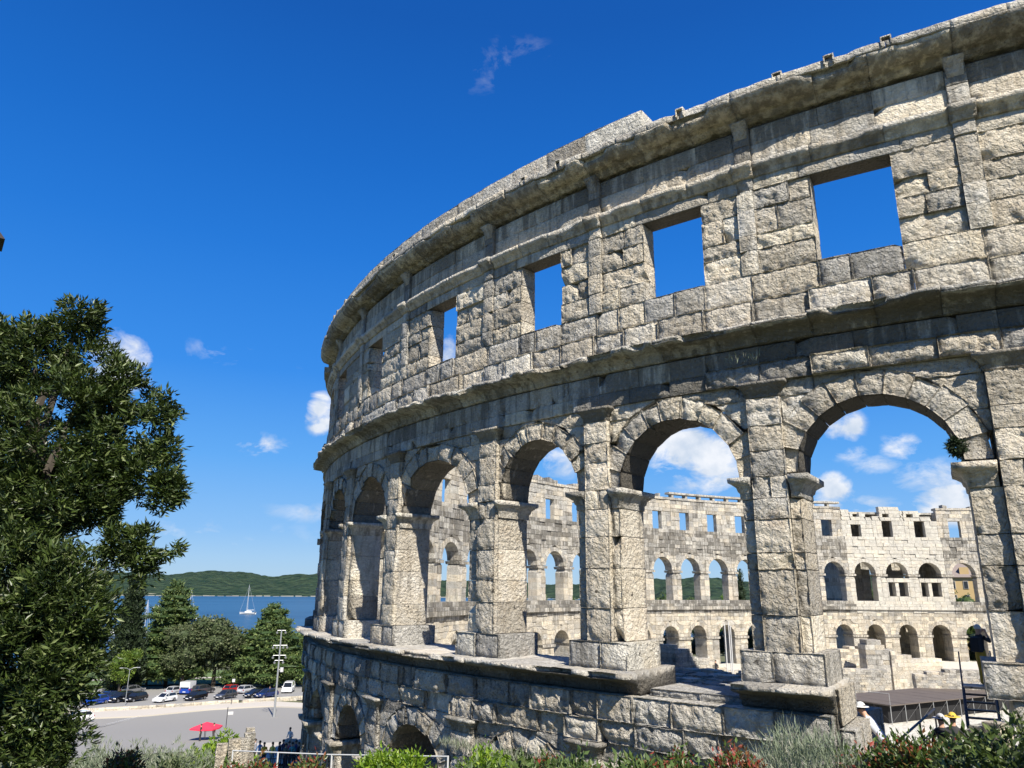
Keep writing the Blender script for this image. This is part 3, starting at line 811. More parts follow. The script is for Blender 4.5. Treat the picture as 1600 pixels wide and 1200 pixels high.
def far_bay(i):
    white = 1. if 28 <= i <= 30 else 0.
    LI, MI, AI = -2.3, -1.4, -.75
    top = 13.4
    gone = 0.
    fstorey(i, -10.9, -6.1, -3.0, LI, .1, 0.)
    for a, b in ((-3.0, -2.55), (-2.55, -2.1), (-2.1, -1.75)):
        frow(a, b, [(i, i, i+1, i+1)], 1.0, LI-(.35 if a == -2.55 else .05), .5, white)
    frow(-1.75, -1.3, [(i, i, i+1, i+1)], .9, MI-.35, .1, white)
    fstorey(i, -1.3, 2.72, 5.2, MI, 0., white)
    for a, b in zip([5.2, 5.75, 6.3, 6.85, 7.4, 7.9], [5.75, 6.3, 6.85, 7.4, 7.9, 8.35]):
        frow(a, b, [(i, i, i+1, i+1)], 1.0, MI-(.0 if a < 7 else -.2), .1 if a > 5.8 else 0, white, .09)
    w0, w1 = i+.33, i+.67
    for a, b in zip(courses(8.35, 10.9, .62)[:-1], courses(8.35, 10.9, .62)[1:]): pass
    cs = courses(8.35, 10.9, .62)
    for a, b in zip(cs[:-1], cs[1:]):
        if i == 29 and a > 9.9: pass
        if white:
            lo = 9.4
            frow(a, b, [(i, i, i+.3, i+.3), (i+.62, i+.62, i+1, i+1)] if a < 10.2 else [(i, i, i+1, i+1)], .95, AI, 0., white)
        else:
            frow(a, b, [(i, i, w0, w0), (w1, w1, i+1, i+1)], .95, AI, 0., white)
    if not white:
        frow(10.9, 11.4, [(i, i, w0-.03, w0-.03), (w0-.03, w0-.03, w1+.03, w1+.03), (w1+.03, w1+.03, i+1, i+1)], 1.9, AI, 0., 0)
        frow(11.4, 12.0, [(i, i, i+1, i+1)], 1.1, AI, 0., 0)
        frow(12.0, 12.6, [(i, i, i+1, i+1)], 1.3, AI, 0., 0)
        frow(12.6, 12.95, [(i, i, i+1, i+1)], 1.5, AI-.12, .5, 0, .02)
        if i == 31:
            pass
        # slab balustrade surviving in lengths
        if 19 <= i <= 27:
            for p in (i+.1, i+.6):
                if random.random() < .85: lobox(far_acc, [(p, 12.95), (p+.08, 12.95), (p+.08, 13.45), (p, 13.45)], -.6, .1, (.8, .2, .4, .8))
            if i not in (21, 25): lobox(far_acc, [(i, 13.45), (i+1, 13.45), (i+1, 13.75), (i, 13.75)], -.75, .3, (.8, .2, .5, .8))
        else:
            xs = split(i, i+1, 1.0)
            for a, b in zip(xs[:-1], xs[1:]):
                if random.random() < .6: lobox(far_acc, [(a, 12.95), (b, 12.95), (b, 12.95+rnd(.2, .7)), (a, 12.95+rnd(.2, .7))], -.9, .3, (.8, .3, random.random(), .9))
    else:
        # restored tower bays: stepped, broken top and small rectangular lights
        tops = {28: [(0, .3, 12.6), (.3, .8, 12.0), (.8, 1, 11.4)], 29: [(0, .25, 11.6), (.25, .9, 13.1), (.9, 1, 12.5)], 30: [(0, .5, 12.5), (.5, .85, 11.6), (.85, 1, 10.9)]}[i]
        for (a, b, zt) in tops:
            z = 10.9
            while z < zt-.1:
                zz = min(z+.55, zt)
                if 11.4 < z < 12. and b-a > .45: frow(z, zz, [(i+a, i+a, i+a+.1, i+a+.1), (i+a+.3, i+a+.3, i+b, i+b)], .9, AI, 0., 1)
                else: frow(z, zz, [(i+a+rnd(0, .05), i+a, i+b, i+b-rnd(0, .06))], .9, AI, 0., 1)
                z = zz
for i in range(7, 71):
    if i == 31:
        for a, b in zip(courses(10.9, 13.6, .6)[:-1], courses(10.9, 13.6, .6)[1:]): pass
    far_bay(i)
# blocking and small lights inside the restored arches
for i in (29, 30):
    k0, k1 = i+.17, i+.85
    for (za, zb) in ((-1.3, -.6),): frow(za, zb, [(k0, k0, k1, k1)], .9, -1.4, -.4, 1)
    for (za, zb) in ((-.6, .1), (.1, .8), (.8, 1.5)): frow(za, zb, [(k0, k0, k0+.04, k0+.04), (k0+.25, k0+.25, k0+.36, k0+.36), (k1-.05, k1-.05, k1, k1)], .5, -1.4, -.4, 1)
    for (za, zb) in ((1.5, 2.1),): frow(za, zb, [(k0, k0, k1, k1)], .9, -1.5, -.2, 1)
# tower body standing outside the ring behind those bays
for z in np.arange(-10.9, 12.0, .62):
    for (a, b, F_, B_) in ((28.15, 31.0, 4.5, 5.5), (27.95, 28.15, .1, 5.5), (30.95, 31.15, .1, 5.5)):
        if -1.5 < z < 4.6 and a == 28.15:
            frow(z, z+.62, [(a, a, 29.3, 29.3), (29.6, 29.6, 30.3, 30.3), (30.6, 30.6, b, b)], 1.1, F_, B_, 0.)
        else: frow(z, z+.62, [(a, a, b, b)], 1.1, F_, B_, 0.)

frow(11.95, 12.3, [(27.95, 27.95, 31.15, 31.15)], 1.2, .02, 5.6, 0.)  # unseen roof slab, added to keep the tower interior in shade
# ---------------- put the stones into the scene as parts of the amphitheatre
AREN0 = (0., 0., -10.9)
arena = empty('amphitheatre', AREN0, 'ruined oval limestone amphitheatre with arches below square windows, filling the right of the view', 'amphitheatre')
def bbox_px(acc):
    V = np.concatenate(acc.v); d = V-CAM
    Z = d@_f
    if Z.min() < 1: return 0
    x = d@XC/Z*FPX; y = -(d@YC)/Z*FPX
    if x.max() < -810 or x.min() > 810 or y.max() < -610 or y.min() > 610: return 0
    return (min(x.max(), 800)-max(x.min(), -800))*(min(y.max(), 600)-max(y.min(), -600))
kinds = {}
for s_ in STONES: kinds.setdefault(s_[0], []).append((bbox_px(s_[1]), s_[1]))
rest = Acc()
for name, L in kinds.items():
    L.sort(key=lambda a: -a[0])
    for n_, (a_, acc) in enumerate(L):
        if n_ < 295 and a_ > 90:
            c0 = np.concatenate(acc.v).mean(0)
            acc.build(name, M['stone'], arena, AREN0, smooth=True)
        else: rest.join(acc)
# children live in the frame of the parent
rest.build('masonry', M['stone'], arena, AREN0, smooth=True, kind='stuff')
far_acc.build('far_masonry', M['stone'], arena, AREN0, kind='stuff')
far_white.build('restored_masonry', M['stone_white'], arena, AREN0, kind='stuff')['label'] = 'whiter restored masonry of the tower bays'
# ------------------------------------------------------------------ terrain
SEA_Z = -23.6
_hd = [0, 4, 6, 9, 14, 20, 30, 45, 65, 90, 120, 160, 230, 262, 275, 300]
_hz = [-1.65, -1.7, -1.95, -2.6, -3.7, -4.8, -8.2, -11.2, -13.4, -15.9, -18.3, -19.7, -21.6, -22.6, -24.6, -28]
_hi = [0, 4, 6, 9, 14, 20, 30, 45, 65, 90, 120, 160, 230, 300, 400, 700, 9000]
_hzi = [-1.65, -1.7, -1.95, -2.6, -3.7, -4.8, -8.2, -10.2, -11.4, -11.6, -12, -12.5, -15, -18, -20, -21.5, -21.5]
def ell(x, y):
    t = np.arctan2(y/EB, x/EA); rho = np.sqrt((x/EA)**2+(y/EB)**2)
    r = np.sqrt((EA*np.cos(t))**2+(EB*np.sin(t))**2)
    return t, (rho-1)*r
def hgt(x, y):
    x = np.asarray(x, float); y = np.asarray(y, float)
    d = np.hypot(x-CAM[0], y-CAM[1]); az = np.degrees(np.arctan2(y-CAM[1], x-CAM[0])) % 360
    w = np.clip((az-252)/7., 0, 1)*np.clip((330-az)/15., 0, 1)
    wf = np.clip((az-205)/12., 0, 1)*np.clip((330-az)/15., 0, 1)      # far beyond the arena the land ends in water
    zi = np.interp(d, _hi, _hzi)
    zi = np.where(d > 330, zi*(1-wf)+wf*np.interp(d, [330, 420], [-19, -28]), zi)
    return zi*(1-w)+w*np.interp(d, _hd, _hz)
def inner_h(x, y):
    t, off = ell(x, y)
    s = np.interp(np.mod(t, 2*np.pi), _t, _s)
    k = np.mod(PH-s/BAY+36, 72)-36
    d = -off
    bank = np.interp(d, [0, 1.6, 8.5, 9.5, 12.5, 15], [-2.85, -2.75, -3.0, -5.5, -9.5, -10.5])
    low = np.interp(d, [0, 4.5, 6.5, 12, 20], [-5.2, -5.4, -8.2, -10.2, -10.5])
    flat = np.interp(d, [0, 14, 22], [-9.8, -10.0, -10.5])
    wb = np.clip((k-1.40)/.25, 0, 1)*np.clip((3.6-k)/.5, 0, 1)
    wl = np.clip((k+6)/2., 0, 1)*np.clip((.9-k)/.3, 0, 1)
    z = flat*(1-wl)+low*wl
    return z*(1-wb)+bank*wb
def ground_at(px, dist, py=None):
    yy = 1000. if py is None else py
    for _ in range(4):
        d = ray(px, yy); a = math.atan2(d[1], d[0])
        x, y = CAM[0]+math.cos(a)*dist, CAM[1]+math.sin(a)*dist
        p = np.array([x, y, float(hgt(x, y))])
        if py is not None: break
        v = p-CAM; yy = 600-FPX*(v@YC)/(v@_f)
    return p
def at_dist(px, py, dist):
    d = ray(px, py); s = dist/math.hypot(d[0], d[1]); return CAM+d*s
def hit(px, py, dmin=8., dmax=400.):
    """where the sight line through a photo position meets the outer ground"""
    d = ray(px, py); h = math.hypot(d[0], d[1]); ds = np.arange(dmin, dmax, .25)
    P = CAM+np.outer(ds/h, d); g = P[:, 2]-hgt(P[:, 0], P[:, 1])
    i = np.argmax(g < 0)
    return np.array([P[i, 0], P[i, 1], float(hgt(P[i, 0], P[i, 1]))])

rr = np.concatenate([np.arange(.0, 30, 1.), np.arange(30, 120, 2.5), np.arange(120, 400, 6.), np.geomspace(400, 9000, 24)])
na = 360; aa = np.arange(na)*2*np.pi/na
X = CAM[0]+np.outer(rr, np.cos(aa)); Y = CAM[1]+np.outer(rr, np.sin(aa))
Z = hgt(X.ravel(), Y.ravel()).reshape(X.shape)
tt_, off_ = ell(X.ravel(), Y.ravel())
inside = (off_ < -.9).reshape(X.shape)
PZ = np.stack([X.ravel(), Y.ravel(), Z.ravel()], 1)
Z = Z+(vnoise(PZ*[1, 1, 0], .35, 3)*.07+vnoise(PZ*[1, 1, 0], 1.3, 4)*.03).reshape(X.shape)*np.clip(rr/8, 0, 1)[:, None]
Z = np.where(inside, -11.6, Z)
g = Acc(); n_ = len(rr); I = np.arange(na)
q = np.concatenate([np.stack([i*na+I, (i+1)*na+I, (i+1)*na+(I+1) % na, i*na+(I+1) % na], 1) for i in range(n_-1)])
g.add(np.stack([X.ravel(), Y.ravel(), Z.ravel()], 1), q)
def ground_mat():
    m = NT('dry_grass_and_earth'); P = m.pos()
    a = m.noise(.25, 6, .6, P); b = m.noise(3.0, 8, .7, P)
    c = m.mix(m.mth('MULTIPLY', m.mth('SUBTRACT', a, .35), 3, True), (.06, .075, .028), (.14, .125, .07))
    c = m.mix(b, c, (.10, .11, .045))
    m.set('Base Color', c); m.set('Roughness', .95); m.bump(b, .8, .06)
    return m.mat
M['ground'] = ground_mat()
tag(g.build('ground', M['ground'], smooth=True, attr=False), kind='structure')

# floor and banks inside the oval
xs = np.arange(-68, 68.1, 1.0)
GX, GY = np.meshgrid(xs, np.arange(-55, 55.1, 1.0), indexing='ij')
t_, o_ = ell(GX.ravel(), GY.ravel()); o_ = o_.reshape(GX.shape)
sc = np.where(o_ > -1.5, 1+(-1.5-o_)/np.maximum(1, np.hypot(GX, GY)), 1.)
GX2, GY2 = GX*sc, GY*sc
GZ = inner_h(GX2.ravel(), GY2.ravel()).reshape(GX.shape)
PP = np.stack([GX2.ravel(), GY2.ravel(), np.zeros(GX.size)], 1)
bankiness = np.clip((GZ+10.4)/3, 0, 1)
GZ = GZ+(vnoise(PP, .9, 8)*.10+vnoise(PP, 2.7, 9)*.10).reshape(GX.shape)*bankiness
nx, ny = GX.shape; idx = np.arange(nx*ny).reshape(nx, ny)
keep = (o_[:-1, :-1] < 1.2)
q = np.stack([idx[:-1, :-1], idx[1:, :-1], idx[1:, 1:], idx[:-1, 1:]], -1)[keep]
g = Acc(); g.add(np.stack([GX2.ravel(), GY2.ravel(), GZ.ravel()], 1), q)
def arena_floor_mat():
    m = NT('pale_dusty_arena_floor'); P = m.pos()
    a = m.noise(.3, 5, .6, P); b = m.noise(4., 8, .7, P)
    c = m.mix(a, (.50, .47, .40), (.64, .61, .53))
    z = m.n('ShaderNodeSeparateXYZ', {'Vector': P}).outputs[2]
    f = m.mth('MULTIPLY', m.mth('ADD', z, 9.6), .5, True)
    v = m.n('ShaderNodeTexVoronoi', {'Vector': P, 'Scale': 2.6}).outputs['Distance']
    c = m.mix(f, c, m.mix(b, (.25, .24, .21), (.50, .48, .43)))
    c = m.mix(m.mth('MULTIPLY', b, .22), c, (.34, .31, .25))
    m.set('Base Color', c); m.set('Roughness', .95); m.bump(m.mth('SUBTRACT', b, v), .9, .12)
    return m.mat
M['arena_floor'] = arena_floor_mat()
tag(g.build('arena_floor', M['arena_floor'], smooth=True, attr=False), kind='structure')

# loose stones lying on the bank behind the near wall
g = Acc()
for _ in range(900):
    k = rnd(1.2, 3.4); o = -rnd(2., 9.5); p = kz([k], [o], [0])[0]
    z = float(inner_h(p[:1], p[1:2])[0]); s = rnd(.06, .26)
    if z < -4.5: continue
    box(g, p[0]-s, p[0]+s*rnd(.6, 1.4), p[1]-s, p[1]+s*rnd(.6, 1.4), z-.1, z+s*rnd(.5, 1.1), col=gcol(.8, 0, .8))
tag(g.build('rubble', M['stone']), 'grey broken stones strewn on the bank behind the near wall', 'rubble', kind='stuff')

# water
def water_mat():
    m = NT('sea_water'); P = m.pos()
    mp = m.n('ShaderNodeMapping', {'Vector': P, 'Scale': (.05, .05, .05)})
    b = m.noise(1., 8, .6, mp.outputs[0]); big = m.noise(1., 4, .5, m.n('ShaderNodeMapping', {'Vector': P, 'Scale': (.0014, .011, 1.)}).outputs[0])
    c = m.mix(m.mth('MULTIPLY', m.mth('SUBTRACT', big, .4), 4, True), (.004, .030, .066), (.014, .062, .12))
    m.set('Base Color', c); m.set('Roughness', .28); m.b.inputs['Specular IOR Level'].default_value = .35
    m.bump(b, .35, 2.)
    return m.mat
M['sea'] = water_mat()
g = Acc(); r1 = np.geomspace(150, 9000, 26); a1 = np.radians(np.arange(180, 345, 3.))
V = [(CAM[0]+r*math.cos(a), CAM[1]+r*math.sin(a), SEA_Z) for r in r1 for a in a1]; na1 = len(a1)
q = [(i*na1+j, (i+1)*na1+j, (i+1)*na1+j+1, i*na1+j+1) for i in range(len(r1)-1) for j in range(na1-1)]
g.add(V, q); tag(g.build('sea', M['sea'], attr=False), kind='structure')

# far wooded hills across the water
def hill_mat(name, c1, c2, sc):
    m = NT(name); P = m.pos()
    a = m.noise(sc, 6, .7, P); v = m.n('ShaderNodeTexVoronoi', {'Vector': P, 'Scale': sc*1.6}).outputs['Distance']
    c = m.mix(m.mth('MULTIPLY', m.mth('SUBTRACT', a, .35), 3., True), c1, c2)
    m.set('Base Color', c); m.set('Roughness', 1.0); m.b.inputs['Specular IOR Level'].default_value = .1
    m.bump(m.mth('SUBTRACT', a, v), 1., 14.)
    return m.mat
M['hill'] = hill_mat('wooded_hillside', (.014, .034, .022), (.050, .075, .042), .03)
M['sand'] = simple('pale_quarry_earth', (.55, .50, .40), .95, 0, .25, .02)
M['shore'] = simple('pale_shore_rock', (.27, .26, .22), .95, 0, .3, .05)
def hill(name, D0, D1, prof, label=None, bump_=7., shore=True, base=None):
    """prof: list of (photo x, photo y of the skyline)"""
    px = [p[0] for p in prof]; py = [p[1] for p in prof]
    cols = np.arange(px[0], px[-1]+1, 3.); rows = 26
    V = []
    for j in range(rows+1):
        f = j/rows
        for x in cols:
            d = ray(x, 900); a = math.atan2(d[1], d[0])
            D = D0+(D1-D0)*f
            top = at_dist(x, float(np.interp(x, px, py)), D1)[2]
            z0 = SEA_Z-.4 if base is None else base
            h = math.sin(min(1., f)*math.pi/2)**1.1
            V.append((CAM[0]+math.cos(a)*D, CAM[1]+math.sin(a)*D, z0+(top-z0)*h))
    V = np.array(V); k = .012*2000/D0
    V[:, 2] += (vnoise(V*[1, 1, 0], k, 41)*bump_+vnoise(V*[1, 1, 0], k*2.7, 42)*bump_*.5+vnoise(V*[1, 1, 0], k*7, 43)*bump_*.35)*np.repeat(np.clip(np.arange(rows+1)/rows*3, 0, 1), len(cols))
    n = len(cols); q = [(j*n+i, j*n+i+1, (j+1)*n+i+1, (j+1)*n+i) for j in range(rows) for i in range(n-1)]
    # back side falls away
    g = Acc(); g.add(V, q)
    B = V[-n:].copy(); B[:, :2] = CAM[:2]+(B[:, :2]-CAM[:2])*1.3; B[:, 2] = -30
    g.add(np.concatenate([V[-n:], B]), [(i, i+1, n+i+1, n+i) for i in range(n-1)])
    o = g.build(name, M['hill'], smooth=True, attr=False)
    tag(o, label, None, None, 'structure')
hill('hills', 2000., 2700., [(-60, 893), (60, 894), (150, 894), (215, 893), (235, 900), (262, 899), (300, 895), (345, 894), (400, 898), (425, 903), (450, 900), (500, 898), (560, 903), (640, 905), (700, 908), (760, 912), (835, 912), (905, 916), (960, 905), (1040, 906), (1100, 904), (1160, 908), (1230, 912), (1330, 915)], bump_=7.)
hill('hills', 900., 1400., [(1000, 934), (1040, 918), (1075, 914), (1110, 917), (1160, 915), (1250, 905), (1330, 900), (1420, 905), (1560, 910), (1750, 908)], bump_=4.)
# pale quarry and shoreline rocks
g = Acc()
for (x0, x1, yb, yt, D) in ((222, 243, 925, 921, 2240.), (231, 252, 930, 927.5, 2060.), (290, 318, 924, 922.5, 2180.)):
    c = [(x0, yb), (x1, yb), (x1-3, yt), (x0+1, yt)]
    v = [at_dist(x, y, D) for x, y in c]; w = [at_dist(x, y, D)+(ray(x, y)*[1, 1, 0])*60 for x, y in c]
    g.add(v+w, [(0, 3, 2, 1), (4, 5, 6, 7), (0, 1, 5, 4), (1, 2, 6, 5), (2, 3, 7, 6), (3, 0, 4, 7)])
tag(g.build('quarry_slope', M['sand'], attr=False), kind='structure')
g = Acc()
for i in range(110):
    px = -40+i*12+rnd(-3, 3)
    d = ray(px, 900); a = math.atan2(d[1], d[0]); b = math.atan2(ray(px+rnd(8, 12), 900)[1], ray(px+10, 900)[0]); D = 1985.
    p = [(CAM[0]+math.cos(t)*D, CAM[1]+math.sin(t)*D) for t in (a, b)]; h = rnd(.2, 2.2)
    g.add([(p[0][0], p[0][1], SEA_Z-.2), (p[1][0], p[1][1], SEA_Z-.2), (p[1][0], p[1][1], SEA_Z+h), (p[0][0], p[0][1], SEA_Z+h)]+
          [(p[0][0]+(p[0][0]-CAM[0])*.01, p[0][1]+(p[0][1]-CAM[1])*.01, SEA_Z+h), (p[1][0]+(p[1][0]-CAM[0])*.01, p[1][1]+(p[1][1]-CAM[1])*.01, SEA_Z+h)], [(0, 1, 2, 3), (3, 2, 5, 4)])
tag(g.build('shoreline_rocks', M['shore'], attr=False), kind='structure')

# ------------------------------------------------------------------ road, pavement, wall, car park
M['asphalt'] = simple('worn_grey_asphalt', (.25, .24, .22), .9, 0, .32, .22, .2)
M['asphalt2'] = simple('car_park_asphalt', (.25, .245, .23), .9, 0, .3, .35, .2)
M['pave'] = simple('pale_pavement', (.46, .42, .36), .9, 0, .14, 1.2, .2)
M['paint'] = simple('white_road_paint', (.62, .62, .60), .7, 0, .12, 3.)
M['kerb'] = simple('kerb_stone', (.42, .40, .36), .85, 0, .15, 2.)
M['lawn'] = simple('mown_grass', (.10, .15, .035), .95, 0, .35, .3, .5)
def sheet(name, pts_near, pts_far, mat, lift, n=24, thick=0.0, kind='structure'):
    """a strip of ground between two lines given as photo positions on the ground"""
    A = [hit(*p) for p in pts_near]; B = [hit(*p) for p in pts_far]
    def res(P):
        P = np.array(P); L = np.concatenate([[0], np.cumsum(np.linalg.norm(np.diff(P, axis=0), axis=1))]); s = np.linspace(0, L[-1], n)
        return np.stack([np.interp(s, L, P[:, i]) for i in range(3)], 1)
    A, B = res(A), res(B); rows = 9; V = []
    for j in range(rows):
        R = A+(B-A)*j/(rows-1); R[:, 2] = hgt(R[:, 0], R[:, 1])+lift; V.append(R)
    V = np.concatenate(V); g = Acc()
    g.add(V, [(j*n+i, j*n+i+1, (j+1)*n+i+1, (j+1)*n+i) for j in range(rows-1) for i in range(n-1)])
    if thick:
        E_ = V[:n].copy(); E_[:, 2] -= thick+.1; g.add(np.concatenate([V[:n], E_]), [(i, i+1, n+i+1, n+i) for i in range(n-1)])
        E_ = V[-n:].copy(); E_[:, 2] -= thick+.1; g.add(np.concatenate([V[-n:], E_]), [(i, i+1, n+i+1, n+i) for i in range(n-1)])
    o = g.build(name, mat, attr=False, smooth=True); tag(o, kind=kind); return o
sheet('road', [(-60, 1190), (120, 1186), (300, 1176), (420, 1168), (520, 1160)], [(-60, 1143), (120, 1126), (220, 1122), (330, 1111), (420, 1106), (520, 1100)], M['asphalt'], .11)
sheet('pavement', [(-60, 1142), (120, 1125.5), (220, 1121.5), (330, 1110.5), (420, 1105.5), (520, 1099.5)], [(-60, 1118), (120, 1114), (240, 1110), (330, 1103), (420, 1098), (520, 1093)], M['pave'], .24, thick=.13)
sheet('car_park', [(-60, 1112), (120, 1108), (240, 1105), (330, 1098), (420, 1093), (520, 1088)], [(-60, 1079), (150, 1077), (300, 1075), (420, 1071), (520, 1067)], M['asphalt2'], .12)
sheet('lawn', [(100, 1073), (300, 1071.5), (420, 1068), (520, 1064)], [(100, 1052), (300, 1050), (420, 1047), (520, 1045)], M['lawn'], .25)
sheet('path', [(140, 1066), (300, 1063), (420, 1059), (520, 1056.5)], [(140, 1064), (300, 1061.2), (420, 1057), (520, 1054)], M['pave'], .33)
sheet('terrace_path', [(395, 1200), (470, 1196), (560, 1190)], [(380, 1165), (420, 1163), (480, 1160)], M['pave'], .15)
# zebra crossing
g = Acc()
for j in range(11):
    x0 = 96+j*9.6; y0 = 1152-j*2.55
    P = [hit(x0, y0), hit(x0+5, y0-1.2), hit(x0+64, y0-13.5), hit(x0+58, y0-12.3)]
    g.add([(p[0], p[1], p[2]+.16) for p in P], [(0, 1, 2, 3)])
tag(g.build('zebra_crossing', M['paint'], attr=False), 'white zebra stripes painted across the road near the big tree', kind='structure')
# low stone wall along the car park
def wall_line(name, pix, h, th, label, cat, w=1.1, cs=2, mat='stone', base=.5, lift=0.1, group=None):
    P = [hit(*p) for p in pix]; P = np.array(P); L = np.concatenate([[0], np.cumsum(np.linalg.norm(np.diff(P, axis=0), axis=1))])
    root = empty(name, P[0], label, cat, group)
    n = int(L[-1]/w); st = Acc(); cnt = 0
    for c in range(cs):
        s = -rnd(0, w*.5)
        while s < L[-1]:
            e = s+w*rnd(.7, 1.3)
            a = [np.interp(max(0, s)+.01, L, P[:, i]) for i in range(3)]; b = [np.interp(min(e, L[-1])-.01, L, P[:, i]) for i in range(3)]
            s = e
            a = np.array(a); b = np.array(b); d = (b-a); d[2] = 0; ln = np.linalg.norm(d)
            if ln < .1: continue
            nrm = np.array([-d[1], d[0], 0])/ln*th/2*rnd(.9, 1.05); up = np.array([0, 0, 1.])
            z0, z1 = lift-.2+(h+.2)*c/cs, lift-.2+(h+.2)*(c+1)/cs-.015
            v = [a-nrm+up*z0, b-nrm+up*z0, b+nrm+up*z0, a+nrm+up*z0, a-nrm+up*z1, b-nrm+up*z1, b+nrm+up*z1, a+nrm+up*z1]
            st.add(v, BOXQ, col=gcol(base, .1, .6))
            cnt += 1
    st.build('stones', M[mat], root, P[0], kind='stuff')
    return root
wall_line('low_stone_wall', [(-40, 1118), (60, 1117), (120, 1115.5), (160, 1113.5), (240, 1109.5), (330, 1103), (372, 1100.5)], .62, .5, 'long low wall of pale stone blocks in front of the parked cars', 'wall', 1.3, 3, base=.25)
wall_line('low_stone_wall', [(378, 1100.5), (420, 1097.5), (480, 1093.5), (520, 1090)], .62, .5, 'short low stone wall right of the floodlight mast beside the arena', 'wall', 1.3, 3, base=.25)
# ------------------------------------------------------------------ foliage
def leaves(acc, P, size, aspect=.32, drop=.2, toward=None, spread=1., tip=.25, c0=(0, 0), rows=1, mat=0):
    """a pointed leaf (two triangles folded along the rib) at each point of P"""
    n = len(P)
    d = RS.normal(size=(n, 3)); d[:, 2] = d[:, 2]*.6-drop
    if toward is not None: d = d*spread+toward
    d /= np.linalg.norm(d, axis=1, keepdims=True)
    u = RS.normal(size=(n, 3)); u[:, 2] += 1.2
    s = np.cross(d, u); s /= np.linalg.norm(s, axis=1, keepdims=True)
    L = (size*RS.uniform(.65, 1.3, n))[:, None]
    nn = np.cross(s, d)
    a = P; b = P+d*L; m1 = P+d*L*.45+s*L*aspect*.5-nn*L*.05; m2 = P+d*L*.45-s*L*aspect*.5-nn*L*.05
    V = np.stack([a, m1, b, m2], 1).reshape(-1, 3)
    I = np.arange(n)*4
    c = np.zeros((n, 4)); c[:, 0] = np.clip(RS.beta(2, 2, n)+c0[0], 0, 1); c[:, 1] = (RS.rand(n) < tip)*RS.uniform(.3, 1, n); c[:, 3] = 1
    acc.add(V, np.stack([I, I+1, I+2, I+3], 1), col=np.repeat(c, 4, 0), mat=mat)

def blob_points(blobs, n, shell=.45):
    """points in the outer part of a set of ellipsoids [(centre, (rx, ry, rz))]"""
    w = np.array([(b[1][0]*b[1][1]*b[1][2])**(2/3.) for b in blobs]); w /= w.sum(); out = []; nr = []
    for b, k in zip(blobs, RS.multinomial(n, w)):
        d = RS.normal(size=(k, 3)); d /= np.linalg.norm(d, axis=1, keepdims=True)
        r = (1-shell*RS.rand(k)**1.6)[:, None]
        wob = 1+.22*vnoise(d*2.2+np.array(b[0])*.7, 1.7, 77)[:, None]
        out.append(np.array(b[0])+d*r*wob*np.array(b[1])); nr.append(d)
    return np.concatenate(out), np.concatenate(nr)

def tuft_tree(name, blobs, base, mat, label, cat='tree', group=None, sprigs=900, per=9, size=.3, spread=.35, aspect=.32, drop=.2, tip=.15, trunk=.25, shell=.45, parts=('crown',), trunk_top=None, limbs=True, thresh=-9., core=0.):
    base = np.array(base, float)
    root = empty(name, base, label, cat, group)
    C, N = blob_points(blobs, sprigs, shell)
    dens = vnoise(C, 1.1/max(.3, size*2.5), 55)
    C = C[dens > thresh]; N = N[dens > thresh]
    k = len(C)
    P = np.repeat(C, per, 0)+RS.normal(size=(k*per, 3))*spread*.35
    tw = np.repeat(N, per, 0)*.7+np.array([0, 0, .25 if size < .2 and trunk else 0.])
    a = Acc(); br = np.repeat(RS.normal(0, .2, k), per)
    leaves(a, P, size, aspect, drop, tw, .8, tip, (br, 0))
    if core:
        for b in blobs:
            ph_, th_ = np.meshgrid(np.linspace(-1.4, 1.4, 6), np.arange(9)*2*np.pi/9, indexing='ij')
            dd = np.stack([np.cos(ph_)*np.cos(th_), np.cos(ph_)*np.sin(th_), np.sin(ph_)], -1).reshape(-1, 3)
            vv = np.array(b[0])+dd*np.array(b[1])*core*(1+.25*vnoise(dd*2+np.array(b[0]), 1.3, 5)[:, None])
            a.add(vv, [(i*9+j, i*9+(j+1) % 9, (i+1)*9+(j+1) % 9, (i+1)*9+j) for i in range(5) for j in range(9)], col=(.1, 0, 0, 1))
    a.build(parts[0], mat, root, base)
    t = Acc(); top = trunk_top if trunk_top is not None else np.mean([b[0] for b in blobs], 0)
    if trunk:
        mid = base+(np.array(top)-base)*.5+np.array([rnd(-.2, .2), rnd(-.2, .2), 0])
        path(t, [base-[0, 0, .3], mid, top], [trunk, trunk*.75, trunk*.4], 8)
        if limbs:
            for b in blobs[:9]:
                s = base+(np.array(top)-base)*rnd(.35, .9); e = np.array(b[0])
                m_ = (s+e)/2+np.array([rnd(-.2, .2), rnd(-.2, .2), rnd(0, .3)])
                path(t, [s, m_, e], [trunk*.4, trunk*.25, trunk*.1], 5)
        t.build('trunk', M['bark'], root, base)
    return root

